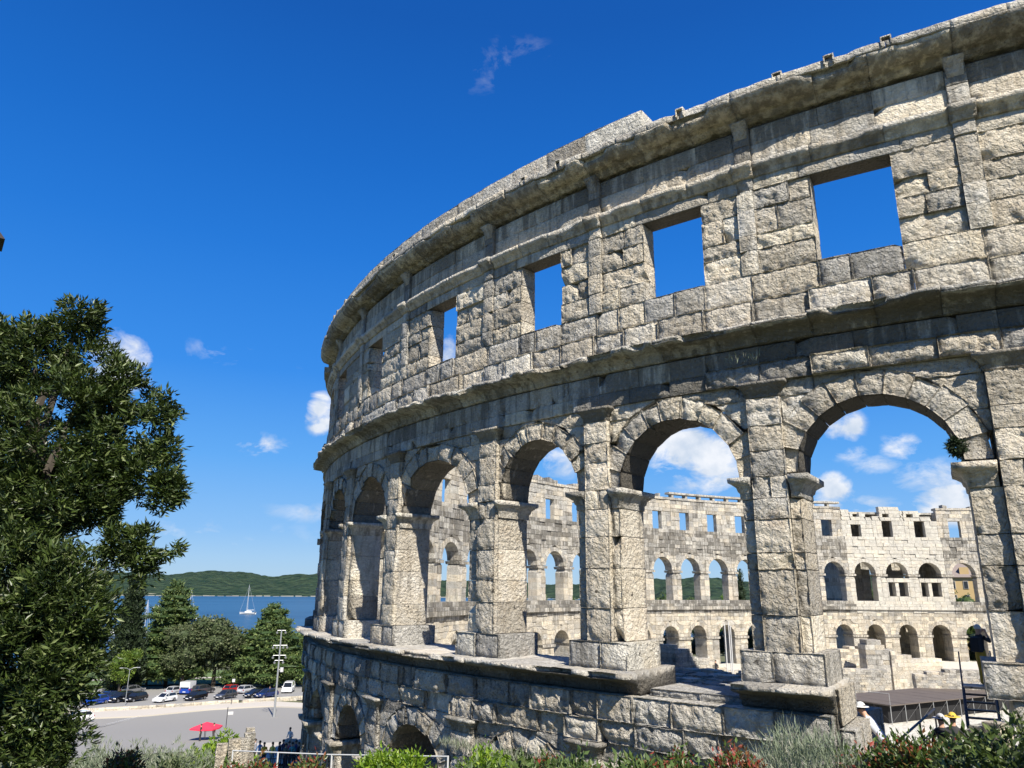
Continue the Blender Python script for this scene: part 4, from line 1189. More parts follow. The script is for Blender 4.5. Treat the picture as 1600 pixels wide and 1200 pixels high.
# the big tree on the left, close to the camera; crown masses are set out along sight lines at their own distances
def lobe(px, py, D, r, sq=1.): 
    return (at_dist(px, py, D), (r, r, r*sq))
LB = [(60, 560, 11.5, .62), (120, 520, 11.3, .42), (130, 490, 11.2, .30), (20, 560, 11.8, .6), (-60, 620, 12, 1.1), (150, 575, 11.2, .45), (190, 600, 11, .38), (215, 625, 11, .30),
 (70, 680, 11, .8), (160, 690, 10.8, .55), (215, 690, 10.7, .42), (250, 650, 10.6, .26), (272, 622, 10.6, .15), (235, 745, 10.6, .40), (262, 762, 10.5, .22), (190, 745, 10.8, .34),
 (100, 790, 10.9, .8), (20, 790, 11.5, 1.0), (-80, 820, 12, 1.3), (130, 850, 10.8, .42), (185, 850, 10.6, .22), (225, 850, 10.5, .26), (262, 842, 10.4, .17), (205, 885, 10.5, .15), (170, 880, 10.7, .18), (232, 880, 10.5, .12),
 (30, 900, 10.6, .7), (95, 930, 10.2, .62), (135, 960, 10, .40), (130, 1000, 10, .36), (40, 1010, 10.3, .75), (-60, 980, 11, 1.1), (105, 1040, 10, .42), (70, 1080, 10, .5), (100, 1085, 9.9, .26), (30, 1120, 10.2, .55), (120, 1150, 9.8, .22), (85, 1160, 9.9, .28), (75, 1190, 9.9, .3), (-30, 1140, 10.8, .7), (165, 640, 10.9, .4), (120, 620, 11, .5), (150, 740, 10.8, .45), (150, 800, 10.8, .32), (285, 618, 10.5, .13), (262, 700, 10.6, .22), (278, 765, 10.5, .17), (255, 785, 10.5, .16), (205, 862, 10.5, .17), (240, 850, 10.5, .20), (266, 852, 10.45, .17), (245, 882, 10.5, .14), (225, 905, 10.5, .10)]
blobs = [lobe(b[0]-3, b[1], b[2], b[3]*.88) for b in LB]
tb = at_dist(25, 1290, 10.6); tb[2] = -3.4
tuft_tree('broadleaf_tree', blobs, tb, M['leaf_dark'], 'tall dark evergreen tree with dense glossy leaves filling the left edge', sprigs=13500, per=15, size=.098, spread=.085, aspect=.27, drop=-.1, tip=.16, trunk=.2, shell=.55, thresh=-.24, trunk_top=at_dist(50, 640, 11.4))
# ------------------------------------------------------------------ distant trees
def ptree(px, dist, top_y, width_px, kind, label, group=None, base_y=None, sprigs=None, cat='tree', zbase=None):
    """a tree standing at a photo column and distance, its top at photo height top_y"""
    g0 = ground_at(px, dist, 960 if px < 600 else 930)
    if zbase is not None: g0[2] = zbase
    top = at_dist(px, top_y, dist)[2]; h = top-g0[2]; w = width_px/FPX*dist/2
    x, y, z = g0
    B = []
    if kind == 'cypress':
        for f in np.linspace(.08, .96, 9): B.append(((x, y, z+h*f), (w*min(1, 1.25-f*.95)*1., w*min(1, 1.25-f*.95), h*.085)))
        return tuft_tree('cypress_tree', B, g0, M['leaf_cypress'], label, cat, group, sprigs or 2600, 5, w*.24, w*.2, .4, -1.2, .08, w*.12, .3, limbs=False, core=.8)
    if kind == 'cedar':
        n = 15
        for i in range(n):
            f = .14+.86*i/(n-1); ww = w*(1.05-f)**.62*rnd(.8, 1.15)
            for j in range(5):
                a = j*2*math.pi/5+i*1.1; r = ww*rnd(.45, .78)
                B.append(((x+math.cos(a)*r, y+math.sin(a)*r, z+h*f-r*.10), (ww*.46, ww*.46, h*.026+.12)))
        B.append(((x, y, z+h*.985), (w*.06, w*.06, h*.03)))
        t = tuft_tree('cedar_tree', B, g0, M['leaf_cedar'], label, cat, group, sprigs or 6000, 6, w*.075, w*.05, .42, -.05, .3, w*.05, .8, limbs=True, trunk_top=(x, y, z+h*.95), core=.8)
        return t
    if kind in ('round', 'olive', 'bright', 'dark', 'yellow'):
        mt = {'yellow': M['leaf_yellow'], 'dark': M['leaf_cypress'], 'round': M['leaf_mid'], 'olive': M['leaf_olive'], 'bright': M['leaf_bright']}[kind]
        n = 15
        for i in range(n):
            a = rnd(0, 6.28); r = w*rnd(0, .62); f = rnd(.38, .84)
            B.append(((x+math.cos(a)*r, y+math.sin(a)*r, z+h*f), (w*rnd(.26, .42), w*rnd(.26, .42), h*rnd(.10, .17))))
        B.append(((x, y, z+h*.55), (w*.6, w*.6, h*.3)))
        return tuft_tree('broadleaf_tree', B, g0, mt, label, cat, group, sprigs or 4200, 6, w*.085, w*.07, .5, .1, .25, w*.06, .5, limbs=True, thresh=-.4, core=.74)
ptree(207, 170, 904, 44, 'cypress', 'slim dark cypress beside the big tree, left of the layered cedar')
ptree(272, 178, 912, 106, 'cedar', 'tall layered cedar with drooping boughs, right of the slim cypress')
ptree(428, 172, 947, 120, 'cedar', 'broad flat-layered cedar behind the floodlight mast')
ptree(345, 174, 955, 96, 'olive', 'grey-green loose broadleaf tree between the two cedars', sprigs=3300)
ptree(298, 172, 972, 76, 'olive', 'low grey-green tree tucked against the right side of the tall cedar', sprigs=2400)
ptree(203, 164, 1010, 52, 'yellow', 'low yellow-green tree at the foot of the slim cypress', sprigs=2200)
ptree(480, 182, 985, 60, 'round', 'rounded green tree partly hidden by the arena at the left')
ptree(385, 186, 1012, 40, 'round', 'small dark rounded tree behind the loose grey-green one', sprigs=1200)
ptree(243, 182, 992, 56, 'round', 'mid green tree filling the gap between the slim cypress and the tall cedar', sprigs=1800)
ptree(392, 178, 985, 50, 'olive', 'grey-green tree filling the gap left of the broad cedar', sprigs=1800)
ptree(462, 168, 1018, 60, 'round', 'low rounded tree right of the floodlight mast', sprigs=1800)
# trees beyond the far side of the arena, seen through its arches
BG = [(835, 205, 918, 60, 'round'), (880, 215, 925, 60, 'round'), (925, 190, 918, 55, 'olive'), (965, 200, 915, 60, 'round'), (1000, 190, 928, 50, 'round'), (1045, 180, 922, 55, 'round'), (1085, 190, 929, 48, 'round'),
      (1120, 175, 927, 44, 'bright'), (1158, 160, 896, 22, 'cypress'), (1180, 165, 915, 22, 'cypress'), (1215, 170, 905, 60, 'round'), (1265, 175, 905, 60, 'round'), (1300, 160, 905, 62, 'round'), (1350, 170, 908, 55, 'round'),
      (1400, 175, 905, 60, 'olive'), (1455, 170, 912, 60, 'round'), (1512, 165, 926, 62, 'round'), (1560, 175, 915, 66, 'round')]
txt = {'round': 'rounded green tree', 'olive': 'grey-green loose tree', 'bright': 'pale green tree', 'cypress': 'narrow dark cypress'}
where = ['seen through the arch nearest the harbour', 'against the strip of water', 'left of the middle of the far arcade', 'behind the tallest stretch of balustrade', 'with a flat crown beyond the arcade', 'left of three in neighbouring far arches', 'middle of three in neighbouring far arches', 'right of three in neighbouring far arches',
         'standing behind the far arcade left of the stage', 'just right of its taller twin', 'hidden half by the near pier', 'left of the white restored bays', 'filling the arch left of the white restored bays', 'behind the first white restored bay', 'behind the walled-up white arches', 'behind the last white restored bay', 'below the yellow building', 'beyond the far wall at the right']
for (b, w_) in zip(BG, where):
    ptree(b[0], b[1], b[2], b[3], b[4], txt[b[4]]+' '+w_, 'trees beyond the far side of the arena', sprigs=1300)
# dark trees close behind the lowest arches
LO = [(872, 118, 985, 44), (960, 122, 985, 44), (1045, 124, 985, 40), (1090, 126, 984, 42), (1130, 127, 984, 42), (1180, 128, 984, 42), (1260, 130, 984, 46), (1315, 132, 984, 46), (1360, 133, 986, 40), (1412, 133, 986, 40), (1470, 134, 988, 44), (1520, 134, 985, 50)]
wl = ['behind the lowest far arch beside the second near pier', 'behind the lowest arches covered by the second near pier', 'behind the lowest arch above the striped brick ruin', 'behind the lowest arch with the flagged sill', 'behind the thin poles', 'behind the third near pier', 'left of the rubble ruin', 'in the lowest arch left of the rubble ruin', 'behind the shuttered low arch', 'behind the low arch over the rubble ruin', 'behind the tallest dark doorway', 'behind the low arch beside the photographer']
for b, w_ in zip(LO, wl):
    x = ground_at(b[0], b[1])
    ptree(b[0], b[1]+10, b[2]-4, b[3]*1.2, 'dark', 'dark shrubby tree '+w_, 'trees close behind the lowest far arches', sprigs=900, zbase=-12.)

# ------------------------------------------------------------------ hedges and bushes in front
def bush(px, py_top, dist, wpx, mat, label, hgt_m=None, size=.05, sprigs=1500, per=8, name='bush', group=None, tip=.2, aspect=.42, drop=-.35, sq=1.):
    top = at_dist(px, py_top, dist); w = wpx/FPX*dist/2; base = ground_at(px, dist, py_top)
    h = max(.35, top[2]-base[2]); B = []
    d = ray(px, 1100); side = np.array([d[1], -d[0], 0]); side /= np.linalg.norm(side)
    n = max(3, int(w/(.30*min(h, 1.2)))+2)
    for i in range(n):
        f = -1+2*i/(n-1); e = math.sqrt(max(.1, 1-f*f*.8))
        c = base+side*w*f*.85+np.array([rnd(-.1, .1), rnd(-.1, .1), h*.5*e*rnd(.9, 1.05)])
        B.append((c, (max(w/n*1.7, h*.3), h*.5, h*.5*e)))
    t = tuft_tree(name, B, base, mat, label, 'bush' if name != 'hedge' else 'hedge', group, sprigs, per, size, .12, aspect, drop, tip, 0, .35, parts=('foliage',))
    return t
G1 = 'bushes along the foot of the view'
bush(620, 1172, 9.5, 170, M['leaf_bright'], 'bright green rounded bush in front of the lower arches', size=.062, sprigs=2000, group=G1)
bush(760, 1180, 9.0, 120, M['leaf_bright'], 'smaller bright green bush right of the first, in front of the wall', size=.06, sprigs=1500, group=G1)
bush(352, 1148, 40, 64, M['leaf_bright'], 'bright green bush left of the broken stone posts', size=.2, sprigs=1500, group=G1)
bush(314, 1164, 36, 70, M['leaf_bright'], 'yellow-green bush spilling down below the pink parasol', size=.18, sprigs=1300, group=G1)
bush(330, 1178, 30, 60, M['leaf_mid'], 'mid green bush below the stone posts', size=.15, sprigs=900, group=G1)
bush(205, 1172, 15, 90, M['leaf_red'], 'reddish brown mounded bush at the bottom left', size=.08, sprigs=1500, group=G1, tip=.45)
bush(262, 1184, 14, 80, M['leaf_olive'], 'dull olive low bush right of the reddish brown one', size=.08, sprigs=1000, group=G1)
bush(395, 1189, 12, 130, M['leaf_red'], 'red-brown low bush in front of the stone posts', size=.07, sprigs=1500, group=G1, tip=.4)
bush(480, 1192, 10, 90, M['leaf_red'], 'thin red-brown bush under the white railing', size=.06, sprigs=900, group=G1, tip=.45)
bush(230, 1158, 34, 110, M['leaf_sage'], 'grey-green feathery shrubs beside the road edge', size=.22, sprigs=1200, group=G1, aspect=.12, drop=-1.2)
bush(284, 1160, 30, 90, M['leaf_sage'], 'pale grey shrubs below the parasol', size=.2, sprigs=1000, group=G1, aspect=.12, drop=-1.2)
bush(170, 1160, 24, 90, M['leaf_sage'], 'silvery shrubs right of the big tree trunk', size=.18, sprigs=900, group=G1, aspect=.12, drop=-1.2)
bush(880, 1186, 8.2, 170, M['leaf_red'], 'low red-tipped hedge plant below the broken cornice', size=.055, sprigs=1500, group=G1, tip=.25)
bush(1040, 1184, 7.8, 160, M['leaf_red'], 'red-tipped bush with upright shoots at the middle of the foot', size=.055, sprigs=1500, group=G1, tip=.3)
bush(1160, 1176, 7.6, 110, M['leaf_red'], 'dark red shoots rising beside the pale lavender', size=.055, sprigs=1200, group=G1, tip=.7)
bush(1290, 1142, 7.4, 150, M['leaf_sage'], 'pale grey-green lavender with long stalks before the third pier', size=.11, sprigs=1700, group=G1, aspect=.07, drop=-1.8, name='lavender')
bush(1200, 1168, 8.2, 110, M['leaf_sage'], 'thin grey lavender left of the larger clump', size=.10, sprigs=900, group=G1, aspect=.07, drop=-1.8, name='lavender')
bush(1440, 1154, 7.0, 180, M['leaf_red'], 'green and crimson bush below the two people in hats', size=.058, sprigs=2200, group=G1, tip=.25)
bush(1360, 1170, 7.2, 110, M['leaf_red'], 'crimson-tipped bush right of the lavender', size=.055, sprigs=1200, group=G1, tip=.35)
bush(1520, 1166, 7.0, 110, M['leaf_mid'], 'green bush between the crimson one and the corner bush', size=.058, sprigs=1200, group=G1)
bush(1612, 1128, 6.2, 110, M['leaf_dark'], 'dark glossy bush in the bottom right corner', size=.065, sprigs=1600, group=G1, tip=.3)
bush(900, 1196, 6.0, 900, M['leaf_mid'], 'long low green hedge running along the bottom of the view', size=.06, sprigs=3500, name='hedge')
p = kz([.222], [-.05], [3.2])[0]
tuft_tree('wall_plant', [(p, (.16, .16, .2))], p, M['leaf_cypress'], 'small dark plant growing out of the big arch at the right', 'plant', sprigs=220, per=7, size=.09, spread=.08, trunk=0, parts=('foliage',))
# grass tufts growing along the wall foot and in the cracks
g = Acc(); pts = []
for _ in range(260):
    k = rnd(.8, 3.2); pts.append(kz([k], [rnd(.25, .9)], [-4.75+rnd(0, .1)])[0])
for k in (1.0, 1.02, 1.05, 1.1, 1.15): pts.append(kz([k], [.35], [5.85])[0])
pts = np.repeat(np.array(pts), 9, 0)+RS.normal(size=(len(pts)*9, 3))*.05
leaves(g, pts, .22, .07, -1.6, np.array([0, 0, .6]), .6, .5)
tag(g.build('grass', M['leaf_sage']), 'dry grass stalks along the foot of the wall', 'grass', kind='stuff')
# ------------------------------------------------------------------ vehicles
def paint(name, col, rough=.22, metal=.0):
    m = NT(name); m.set('Base Color', col); m.set('Roughness', rough); m.set('Metallic', metal)
    m.b.inputs['Coat Weight'].default_value = .6; m.b.inputs['Coat Roughness'].default_value = .08
    return m.mat
M['glass'] = paint('tinted_car_glass', (.012, .014, .016), .06)
M['rim'] = simple('alloy_rim', (.45, .45, .46), .35, .8, .05)
M['lamp_red'] = paint('red_tail_lamp', (.35, .01, .01))
M['lamp_clear'] = paint('clear_head_lamp', (.6, .6, .6))
M['plate'] = simple('white_number_plate', (.75, .75, .74), .5, 0, .03)
PAINTS = {'blue': (.01, .05, .30), 'navy': (.008, .02, .09), 'black': (.008, .008, .009), 'grey': (.16, .165, .17), 'white': (.75, .75, .74), 'silver': (.42, .43, .44), 'red': (.38, .015, .012), 'dark_grey': (.05, .052, .055)}
for k_, v_ in PAINTS.items(): M['car_'+k_] = paint(k_+'_car_paint', v_)
CARS = {  # lower body profile, glass profile, half width, wheel x, radius
 'hatch': dict(b=[(-2.0, .32), (-2.05, .55), (-1.98, .88), (-1.75, .96), (.75, .92), (1.35, .86), (1.85, .70), (2.02, .50), (2.0, .30)], g=[(-1.86, .95), (-1.55, 1.38), (-1.2, 1.46), (-.1, 1.47), (.25, 1.40), (1.0, .90)], w=.88, wx=1.28, r=.32),
 'suv': dict(b=[(-2.2, .38), (-2.25, .65), (-2.2, 1.02), (-1.95, 1.08), (.8, 1.05), (1.5, .99), (2.05, .85), (2.22, .6), (2.2, .36)], g=[(-2.1, 1.06), (-1.9, 1.56), (-1.5, 1.66), (0, 1.66), (.35, 1.58), (1.1, 1.03)], w=.93, wx=1.38, r=.37),
 'van': dict(b=[(-2.3, .36), (-2.33, .7), (-2.32, 1.12), (-2.2, 1.16), (1.2, 1.12), (1.75, 1.02), (2.15, .85), (2.28, .6), (2.25, .34)], g=[(-2.28, 1.14), (-2.2, 1.78), (-2.0, 1.88), (.3, 1.9), (.75, 1.8), (1.45, 1.10)], w=.94, wx=1.5, r=.34)}
def slab(acc, prof, ys, mat=0):
    """extrude a closed (x, z) outline over a list of (y, inset scale)"""
    P = np.array(prof, float); n = len(P); c = np.array([P[:, 0].mean(), P[:, 1].min()+.45*np.ptp(P[:, 1])]); V = []
    for y, s in ys: Q = c+(P-c)*s; V.append(np.stack([Q[:, 0], np.full(n, y), Q[:, 1]], 1))
    m = len(ys); V = np.concatenate(V); I = np.arange(n)
    q = np.concatenate([np.stack([j*n+I, j*n+(I+1) % n, (j+1)*n+(I+1) % n, (j+1)*n+I], 1) for j in range(m-1)])
    N = len(V); V = np.concatenate([V, [(c[0], ys[0][0], c[1]), (c[0], ys[-1][0], c[1])]])
    t = np.concatenate([np.stack([np.full(n, N), (I+1) % n, I], 1), np.stack([np.full(n, N+1), (m-1)*n+I, (m-1)*n+(I+1) % n], 1)])
    acc.add(V, q, t, mat=mat)
def make_car(kind, col, loc, rz, label, cargo=None):
    s = CARS[kind]; w = s['w']; root = empty('parked_car' if kind != 'van' else 'parked_van', loc, label, 'car' if kind != 'van' else 'van', 'cars parked in the car park', rz)
    pm = M['car_'+col]
    a = Acc(); prof = s['b']
    # wheel arches cut into the sill line
    low = []
    for x0 in (s['wx'], -s['wx']):
        for t in np.linspace(0, math.pi, 6): low.append((x0+math.cos(t)*(s['r']+.06), s['r']+math.sin(t)*(s['r']+.04)-.02))
    full = prof+low
    slab(a, full, [(-w, .93), (-w*.97, .985), (-w*.80, 1), (w*.80, 1), (w*.97, .985), (w, .93)])
    # roof in body colour
    g = s['g']; top = [p for p in g if p[1] > g[0][1]+.3]
    rf = [(p[0], p[1]+.012) for p in top]+[(p[0], p[1]-.05) for p in reversed(top)]
    slab(a, rf, [(-w*.76, .96), (-w*.70, 1), (w*.70, 1), (w*.76, .96)])
    # pillars
    for sy in (-1, 1):
        for (p, q) in ((g[0], g[1]), (g[-1], g[-2]), ((0, g[0][1]), (-.05, top[0][1]+.05))):
            tube(a, (p[0], sy*w*.86, p[1]), (q[0], sy*w*.745, q[1]-.01), .045, .04, 5)
    a.build('body', pm, root, attr=False)
    root_inv = None
    a = Acc(); P = np.array(g, float); n = len(P); V = []
    for y, k in ((-1, 0), (1, 0)):
        zz = (P[:, 1]-P[0, 1])/np.ptp(P[:, 1]); V.append(np.stack([P[:, 0], y*w*(.87-.14*zz), P[:, 1]], 1))
    V = np.concatenate(V); q = [(i, i+1, n+i+1, n+i) for i in range(n-1)]+[(n-1, 0, n, 2*n-1)]
    t = [(0, i+1, i) for i in range(1, n-1)]+[(n, n+i, n+i+1) for i in range(1, n-1)]
    a.add(V, q, t); a.build('window', M['glass'], root, attr=False)
    for sx in (1, -1):
        for sy in (1, -1):
            a = Acc(); c = (sx*s['wx'], sy*(w-.10), s['r'])
            tube(a, (c[0], c[1]-.1, c[2]), (c[0], c[1]+.1, c[2]), s['r'], None, 14); wh = a.build('wheel', M['tyre'], root, attr=False)
            a = Acc(); tube(a, (c[0], c[1]+sy*.085, c[2]), (c[0], c[1]+sy*.108, c[2]), s['r']*.62, None, 10); a.build('rim', M['rim'], wh, attr=False)
    fz = prof[-3][1]; bx = prof[1][0]; fx = prof[-2][0]
    for sy in (1, -1):
        a = Acc(); box(a, bx-.02, bx+.08, sy*w*.9-.14, sy*w*.9+.02, prof[2][1]-.22, prof[2][1]-.02); a.build('tail_lamp', M['lamp_red'], root, attr=False)
        a = Acc(); box(a, fx-.16, fx-.02, sy*w*.78-.16, sy*w*.78+.14, fz-.10, fz+.03); a.build('headlight', M['lamp_clear'], root, attr=False)
        a = Acc(); box(a, .75, .87, sy*(w+.10)-.09, sy*(w+.10)+.09, g[-1][1]+.0, g[-1][1]+.13); a.build('mirror', pm, root, attr=False)
    a = Acc(); box(a, bx-.035, bx+.02, -.26, .26, .52, .64); a.build('number_plate', M['plate'], root, attr=False)
    a = Acc(); box(a, fx-.02, fx+.035, -.26, .26, .42, .54); a.build('number_plate', M['plate'], root, attr=False)
    if cargo:
        a = Acc(); box(a, -2.25, .2, -.95, .95, 1.15, 2.3); a.build('cargo_box', M['car_white'], root, attr=False)
    return root
def place_car(px, py, kind, col, turn, label, cargo=None):
    p = hit(px, py); d = ray(px, py); a = math.atan2(-d[1], -d[0])
    p[2] += .13
    return make_car(kind, col, p, a+turn, label, cargo)
for c in [(149, 1102, 'hatch', 'blue', -.75, 'bright blue hatchback at the left end of the front row'), (166, 1096, 'hatch', 'navy', -.75, 'dark blue car just behind the bright blue hatchback'),
          (187, 1098, 'suv', 'black', -.75, 'black four-by-four right of the two blue cars'), (211, 1097, 'hatch', 'black', -.75, 'black hatchback between the black four-by-four and the white car'),
          (207, 1086, 'suv', 'grey', 2.4, 'grey four-by-four in the back row above the black cars'), (257, 1098, 'hatch', 'white', -.75, 'white hatchback alone in the front row'),
          (275, 1086, 'hatch', 'silver', 2.4, 'silver car in the back row left of the small lorry'), (296, 1085, 'van', 'blue', 2.7, 'small blue and white lorry in the back row', 1),
          (317, 1085, 'suv', 'dark_grey', 2.4, 'dark grey car right of the small lorry'), (305, 1095, 'hatch', 'black', -.75, 'black car in the front row below the small lorry'),
          (352, 1093, 'hatch', 'dark_grey', -.75, 'dark grey car behind the sign post'), (364, 1083, 'hatch', 'red', 2.4, 'red car in the back row behind the sign post'),
          (386, 1084, 'hatch', 'silver', 2.4, 'silver car right of the red one'), (398, 1091, 'hatch', 'black', -.9, 'low black car left of the floodlight mast'),
          (416, 1091, 'hatch', 'navy', -.9, 'dark car half hidden by the floodlight mast'), (450, 1083, 'van', 'white', -.15, 'white van parked alone near the arena'),
          (118, 1131, 'hatch', 'white', -1.2, 'white car on the road beside the zebra crossing, partly behind the tree')]:
    place_car(*c)

# ------------------------------------------------------------------ boats
M['hull'] = simple('white_boat_hull', (.78, .78, .76), .35, 0, .03)
M['mast'] = simple('pale_aluminium_mast', (.62, .62, .62), .35, .3, .03)
M['sail'] = simple('furled_sail_cloth', (.70, .70, .66), .8, 0, .05)
def boat(px, dist, L, H, label, rz, sail=True, group='boats on the bay'):
    d = ray(px, 935); a = math.atan2(d[1], d[0]); loc = (CAM[0]+math.cos(a)*dist, CAM[1]+math.sin(a)*dist, SEA_Z)
    root = empty('sailing_boat' if sail else 'motor_boat', loc, label, 'boat', group, a+rz)
    st = np.linspace(-1, 1, 9); A = Acc(); V = []
    for s in st:
        w = L*.16*max(.03, (1-max(0, s)**2.2))**.8; z = .10*L+.03*L*s*s
        V += [(s*L/2, -w, z), (s*L/2, -w*.7, .02*L), (s*L/2*.96, 0, -.03*L), (s*L/2, w*.7, .02*L), (s*L/2, w, z)]
    q = [(i*5+j, i*5+j+1, (i+1)*5+j+1, (i+1)*5+j) for i in range(8) for j in range(4)]+[(i*5+4, i*5, (i+1)*5, (i+1)*5+4) for i in range(8)]
    A.add(V, q); A.build('hull', M['hull'], root, attr=False)
    A = Acc(); box(A, -.25*L, .15*L, -.08*L, .08*L, .1*L, .17*L); box(A, -.2*L, .08*L, -.07*L, .07*L, .17*L, (.2 if sail else .28)*L); A.build('cabin', M['hull'], root, attr=False)
    if sail:
        A = Acc(); tube(A, (.05*L, 0, .1*L), (.05*L, 0, H), .18, .12, 6); A.build('mast', M['mast'], root, attr=False)
        A = Acc(); tube(A, (.05*L, 0, .24*L), (-.4*L, 0, .25*L), .22, .18, 6); A.build('furled_sail', M['sail'], root, attr=False)
        A = Acc()
        for e in ((.5*L, 0, .13*L), (-.48*L, 0, .13*L), (.05*L, .14*L, .1*L), (.05*L, -.14*L, .1*L)): tube(A, e, (.05*L, 0, H*.97), .05, .05, 4)
        tube(A, (.05*L, -.1*L, H*.6), (.05*L, .1*L, H*.6), .06, .06, 4); A.build('rigging', M['mast'], root, attr=False)
    return root
boat(389, 720, 14, 25, 'sailing boat with bare mast alone on the open bay', 1.2)
boat(299, 620, 11, 21, 'sailing boat whose mast rises right of the tall cedar', .9)
boat(249, 900, 11, 4, 'small white motor boat near the far shore', 1.3, False)
boat(233, 400, 11, 17, 'moored yacht with slanting rigging right of the slim cypress', .5)
boat(180, 420, 12, 16, 'moored yacht left of the slim cypress', .6)

# ------------------------------------------------------------------ posts, lamps, signs, railings
def mast(px, dist, top_y, label):
    b = ground_at(px, dist); top = at_dist(px+5, top_y, dist)[2]; root = empty('floodlight_mast', b, label, 'lamp post')
    b = b*1.; A = Acc(); h = top-b[2]
    tube(A, (0, 0, 0), (0, 0, h), .16, .09, 10); tube(A, (0, 0, 0), (0, 0, 1.2), .22, .20, 10); A.build('pole', M['galv'], root, attr=False)
    d = ray(px, 1000); sx = np.array([d[1], -d[0]]); sx /= np.linalg.norm(sx)
    for i, z in enumerate((h-.1, h-2.2, h-3.6, h-4.3)):
        L = (.6, 1.0, .9, .6)[i]; A = Acc(); tube(A, (-sx[0]*L, -sx[1]*L, z), (sx[0]*L, sx[1]*L, z), .045, .045, 6); A.build('cross_arm', M['galv'], root, attr=False)
        for s in ((-1, 1) if i != 1 else (-1, -.45, .45, 1)):
            A = Acc(); c = np.array([sx[0]*L*s, sx[1]*L*s, z-.22]); f = -d*[1, 1, 0]*.18
            tube(A, c-f*.5, c+f*.6+np.array([0, 0, -.1]), .10, .17, 8); A.build('floodlight', M['galv'], root, attr=False)
    A = Acc(); tube(A, (sx[0]*.5, sx[1]*.5, h-5.9), (sx[0]*.5, sx[1]*.5, h-5.3), .26, .26, 10); tube(A, (0, 0, h-5.6), (sx[0]*.5, sx[1]*.5, h-5.6), .05, .05, 5); A.build('loudspeaker', M['metal_white'], root, attr=False)
mast(428, 121, 984, 'tall grey mast with tiers of floodlights beside the car park')
def street_lamp(px, dist, h, label, arms=2):
    b = ground_at(px, dist); root = empty('street_lamp', b, label, 'lamp post', 'street lamps by the car park'); A = Acc()
    tube(A, (0, 0, 0), (0, 0, h), .07, .05, 6); A.build('pole', M['galv'], root, attr=False)
    d = ray(px, 1000); sx = np.array([d[1], -d[0]]); sx /= np.linalg.norm(sx)
    for s in (-1, 1)[:arms]:
        A = Acc(); path(A, [(0, 0, h-.2), (sx[0]*s*.5, sx[1]*s*.5, h+.1), (sx[0]*s*1.1, sx[1]*s*1.1, h+.15)], .035, 5); A.build('arm', M['galv'], root, attr=False)
        A = Acc(); c = (sx[0]*s*1.3, sx[1]*s*1.3); box(A, c[0]-.25, c[0]+.25, c[1]-.12, c[1]+.12, h+.08, h+.20); A.build('lamp_head', M['galv'], root, attr=False)
street_lamp(195, 146, 5.8, 'thin grey twin-armed street lamp behind the parked cars at the left')
def sign_post(px, py, h, sw, sh, zs, label, off=.0, mat='metal_white', tilt=0.):
    b = hit(px, py); root = empty('sign_post', b, label, 'sign', 'road signs'); A = Acc()
    tube(A, (0, 0, 0), (0, 0, h), .045, .045, 6); A.build('pole', M['metal_dark'], root, attr=False)
    d = ray(px, py); sx = np.array([-d[1], d[0]])*-1; sx /= np.linalg.norm(sx); A = Acc(); nrm = np.array([-d[0], -d[1]])/math.hypot(d[0], d[1])
    V = []
    for t in (.03, .06):
        for (a, z) in ((-sw/2+off, zs-sh/2), (sw/2+off, zs-sh/2), (sw/2+off, zs+sh/2), (-sw/2+off, zs+sh/2)): V.append((sx[0]*a+nrm[0]*t, sx[1]*a+nrm[1]*t, z))
    A.add(V, [(0, 3, 2, 1), (4, 5, 6, 7), (0, 1, 5, 4), (1, 2, 6, 5), (2, 3, 7, 6), (3, 0, 4, 7)]); A.build('sign_plate', M[mat], root, attr=False)
sign_post(352, 1146, 2.9, .6, .36, 2.2, 'dark sign post with a small white plate hung to its right, on the near kerb', .36)
sign_post(361, 1103, 4.1, .45, .5, 3.9, 'tall thin sign post with a white square at its top, behind the low wall')
# pink parasol over a stall
M['parasol'] = simple('pink_parasol_cloth', (.62, .03, .07), .8, 0, .05)
M['menu'] = simple('brown_board', (.16, .09, .06), .7, 0, .2)
b = hit(320, 1158); b = np.array(b); root = empty('parasol', b, 'bright pink square parasol standing on the near side of the road', 'parasol')
H_ = at_dist(320, 1128, math.hypot(*(b-CAM)[:2]))[2]-b[2]; W_ = 22/FPX*math.hypot(*(b-CAM)[:2])
A = Acc(); n = 8; V = [(0, 0, H_)]+[(W_*(1.0 if i % 2 == 0 else .82)*math.cos(i*math.pi/4+.3), W_*(1.0 if i % 2 == 0 else .82)*math.sin(i*math.pi/4+.3), H_-.52-(.0 if i % 2 == 0 else .03)) for i in range(n)]
V += [(x, y, z-.14) for x, y, z in V[1:]]+[(0, 0, H_-.08)]
A.add(V, [(1+i, 1+(i+1) % n, 9+(i+1) % n, 9+i) for i in range(n)], [(0, 1+(i+1) % n, 1+i) for i in range(n)]+[(17, 1+i, 1+(i+1) % n) for i in range(n)]); A.build('canopy', M['parasol'], root, attr=False)
A = Acc(); tube(A, (0, 0, 0), (0, 0, H_), .035, .03, 6); A.build('pole', M['galv'], root, attr=False)
A = Acc(); tube(A, (0, 0, .0), (0, 0, .12), .34, .30, 10); A.build('base', M['metal_dark'], root, attr=False)
for i in range(4):
    A = Acc(); t = i*math.pi/2+.3; tube(A, (0, 0, H_-.12), (W_*math.cos(t), W_*math.sin(t), H_-.55), .015, .012, 4); A.build('rib', M['galv'], root, attr=False)
p = at_dist(328, 1140, math.hypot(*(b-CAM)[:2])-.5); root = empty('menu_board', (p[0], p[1], b[2]), 'brown notice board standing under the right side of the pink parasol', 'notice board')
A = Acc(); box(A, -.6, .6, -.03, .03, p[2]-b[2]-.15, p[2]-b[2]+.2); A.build('board', M['menu'], root, attr=False)
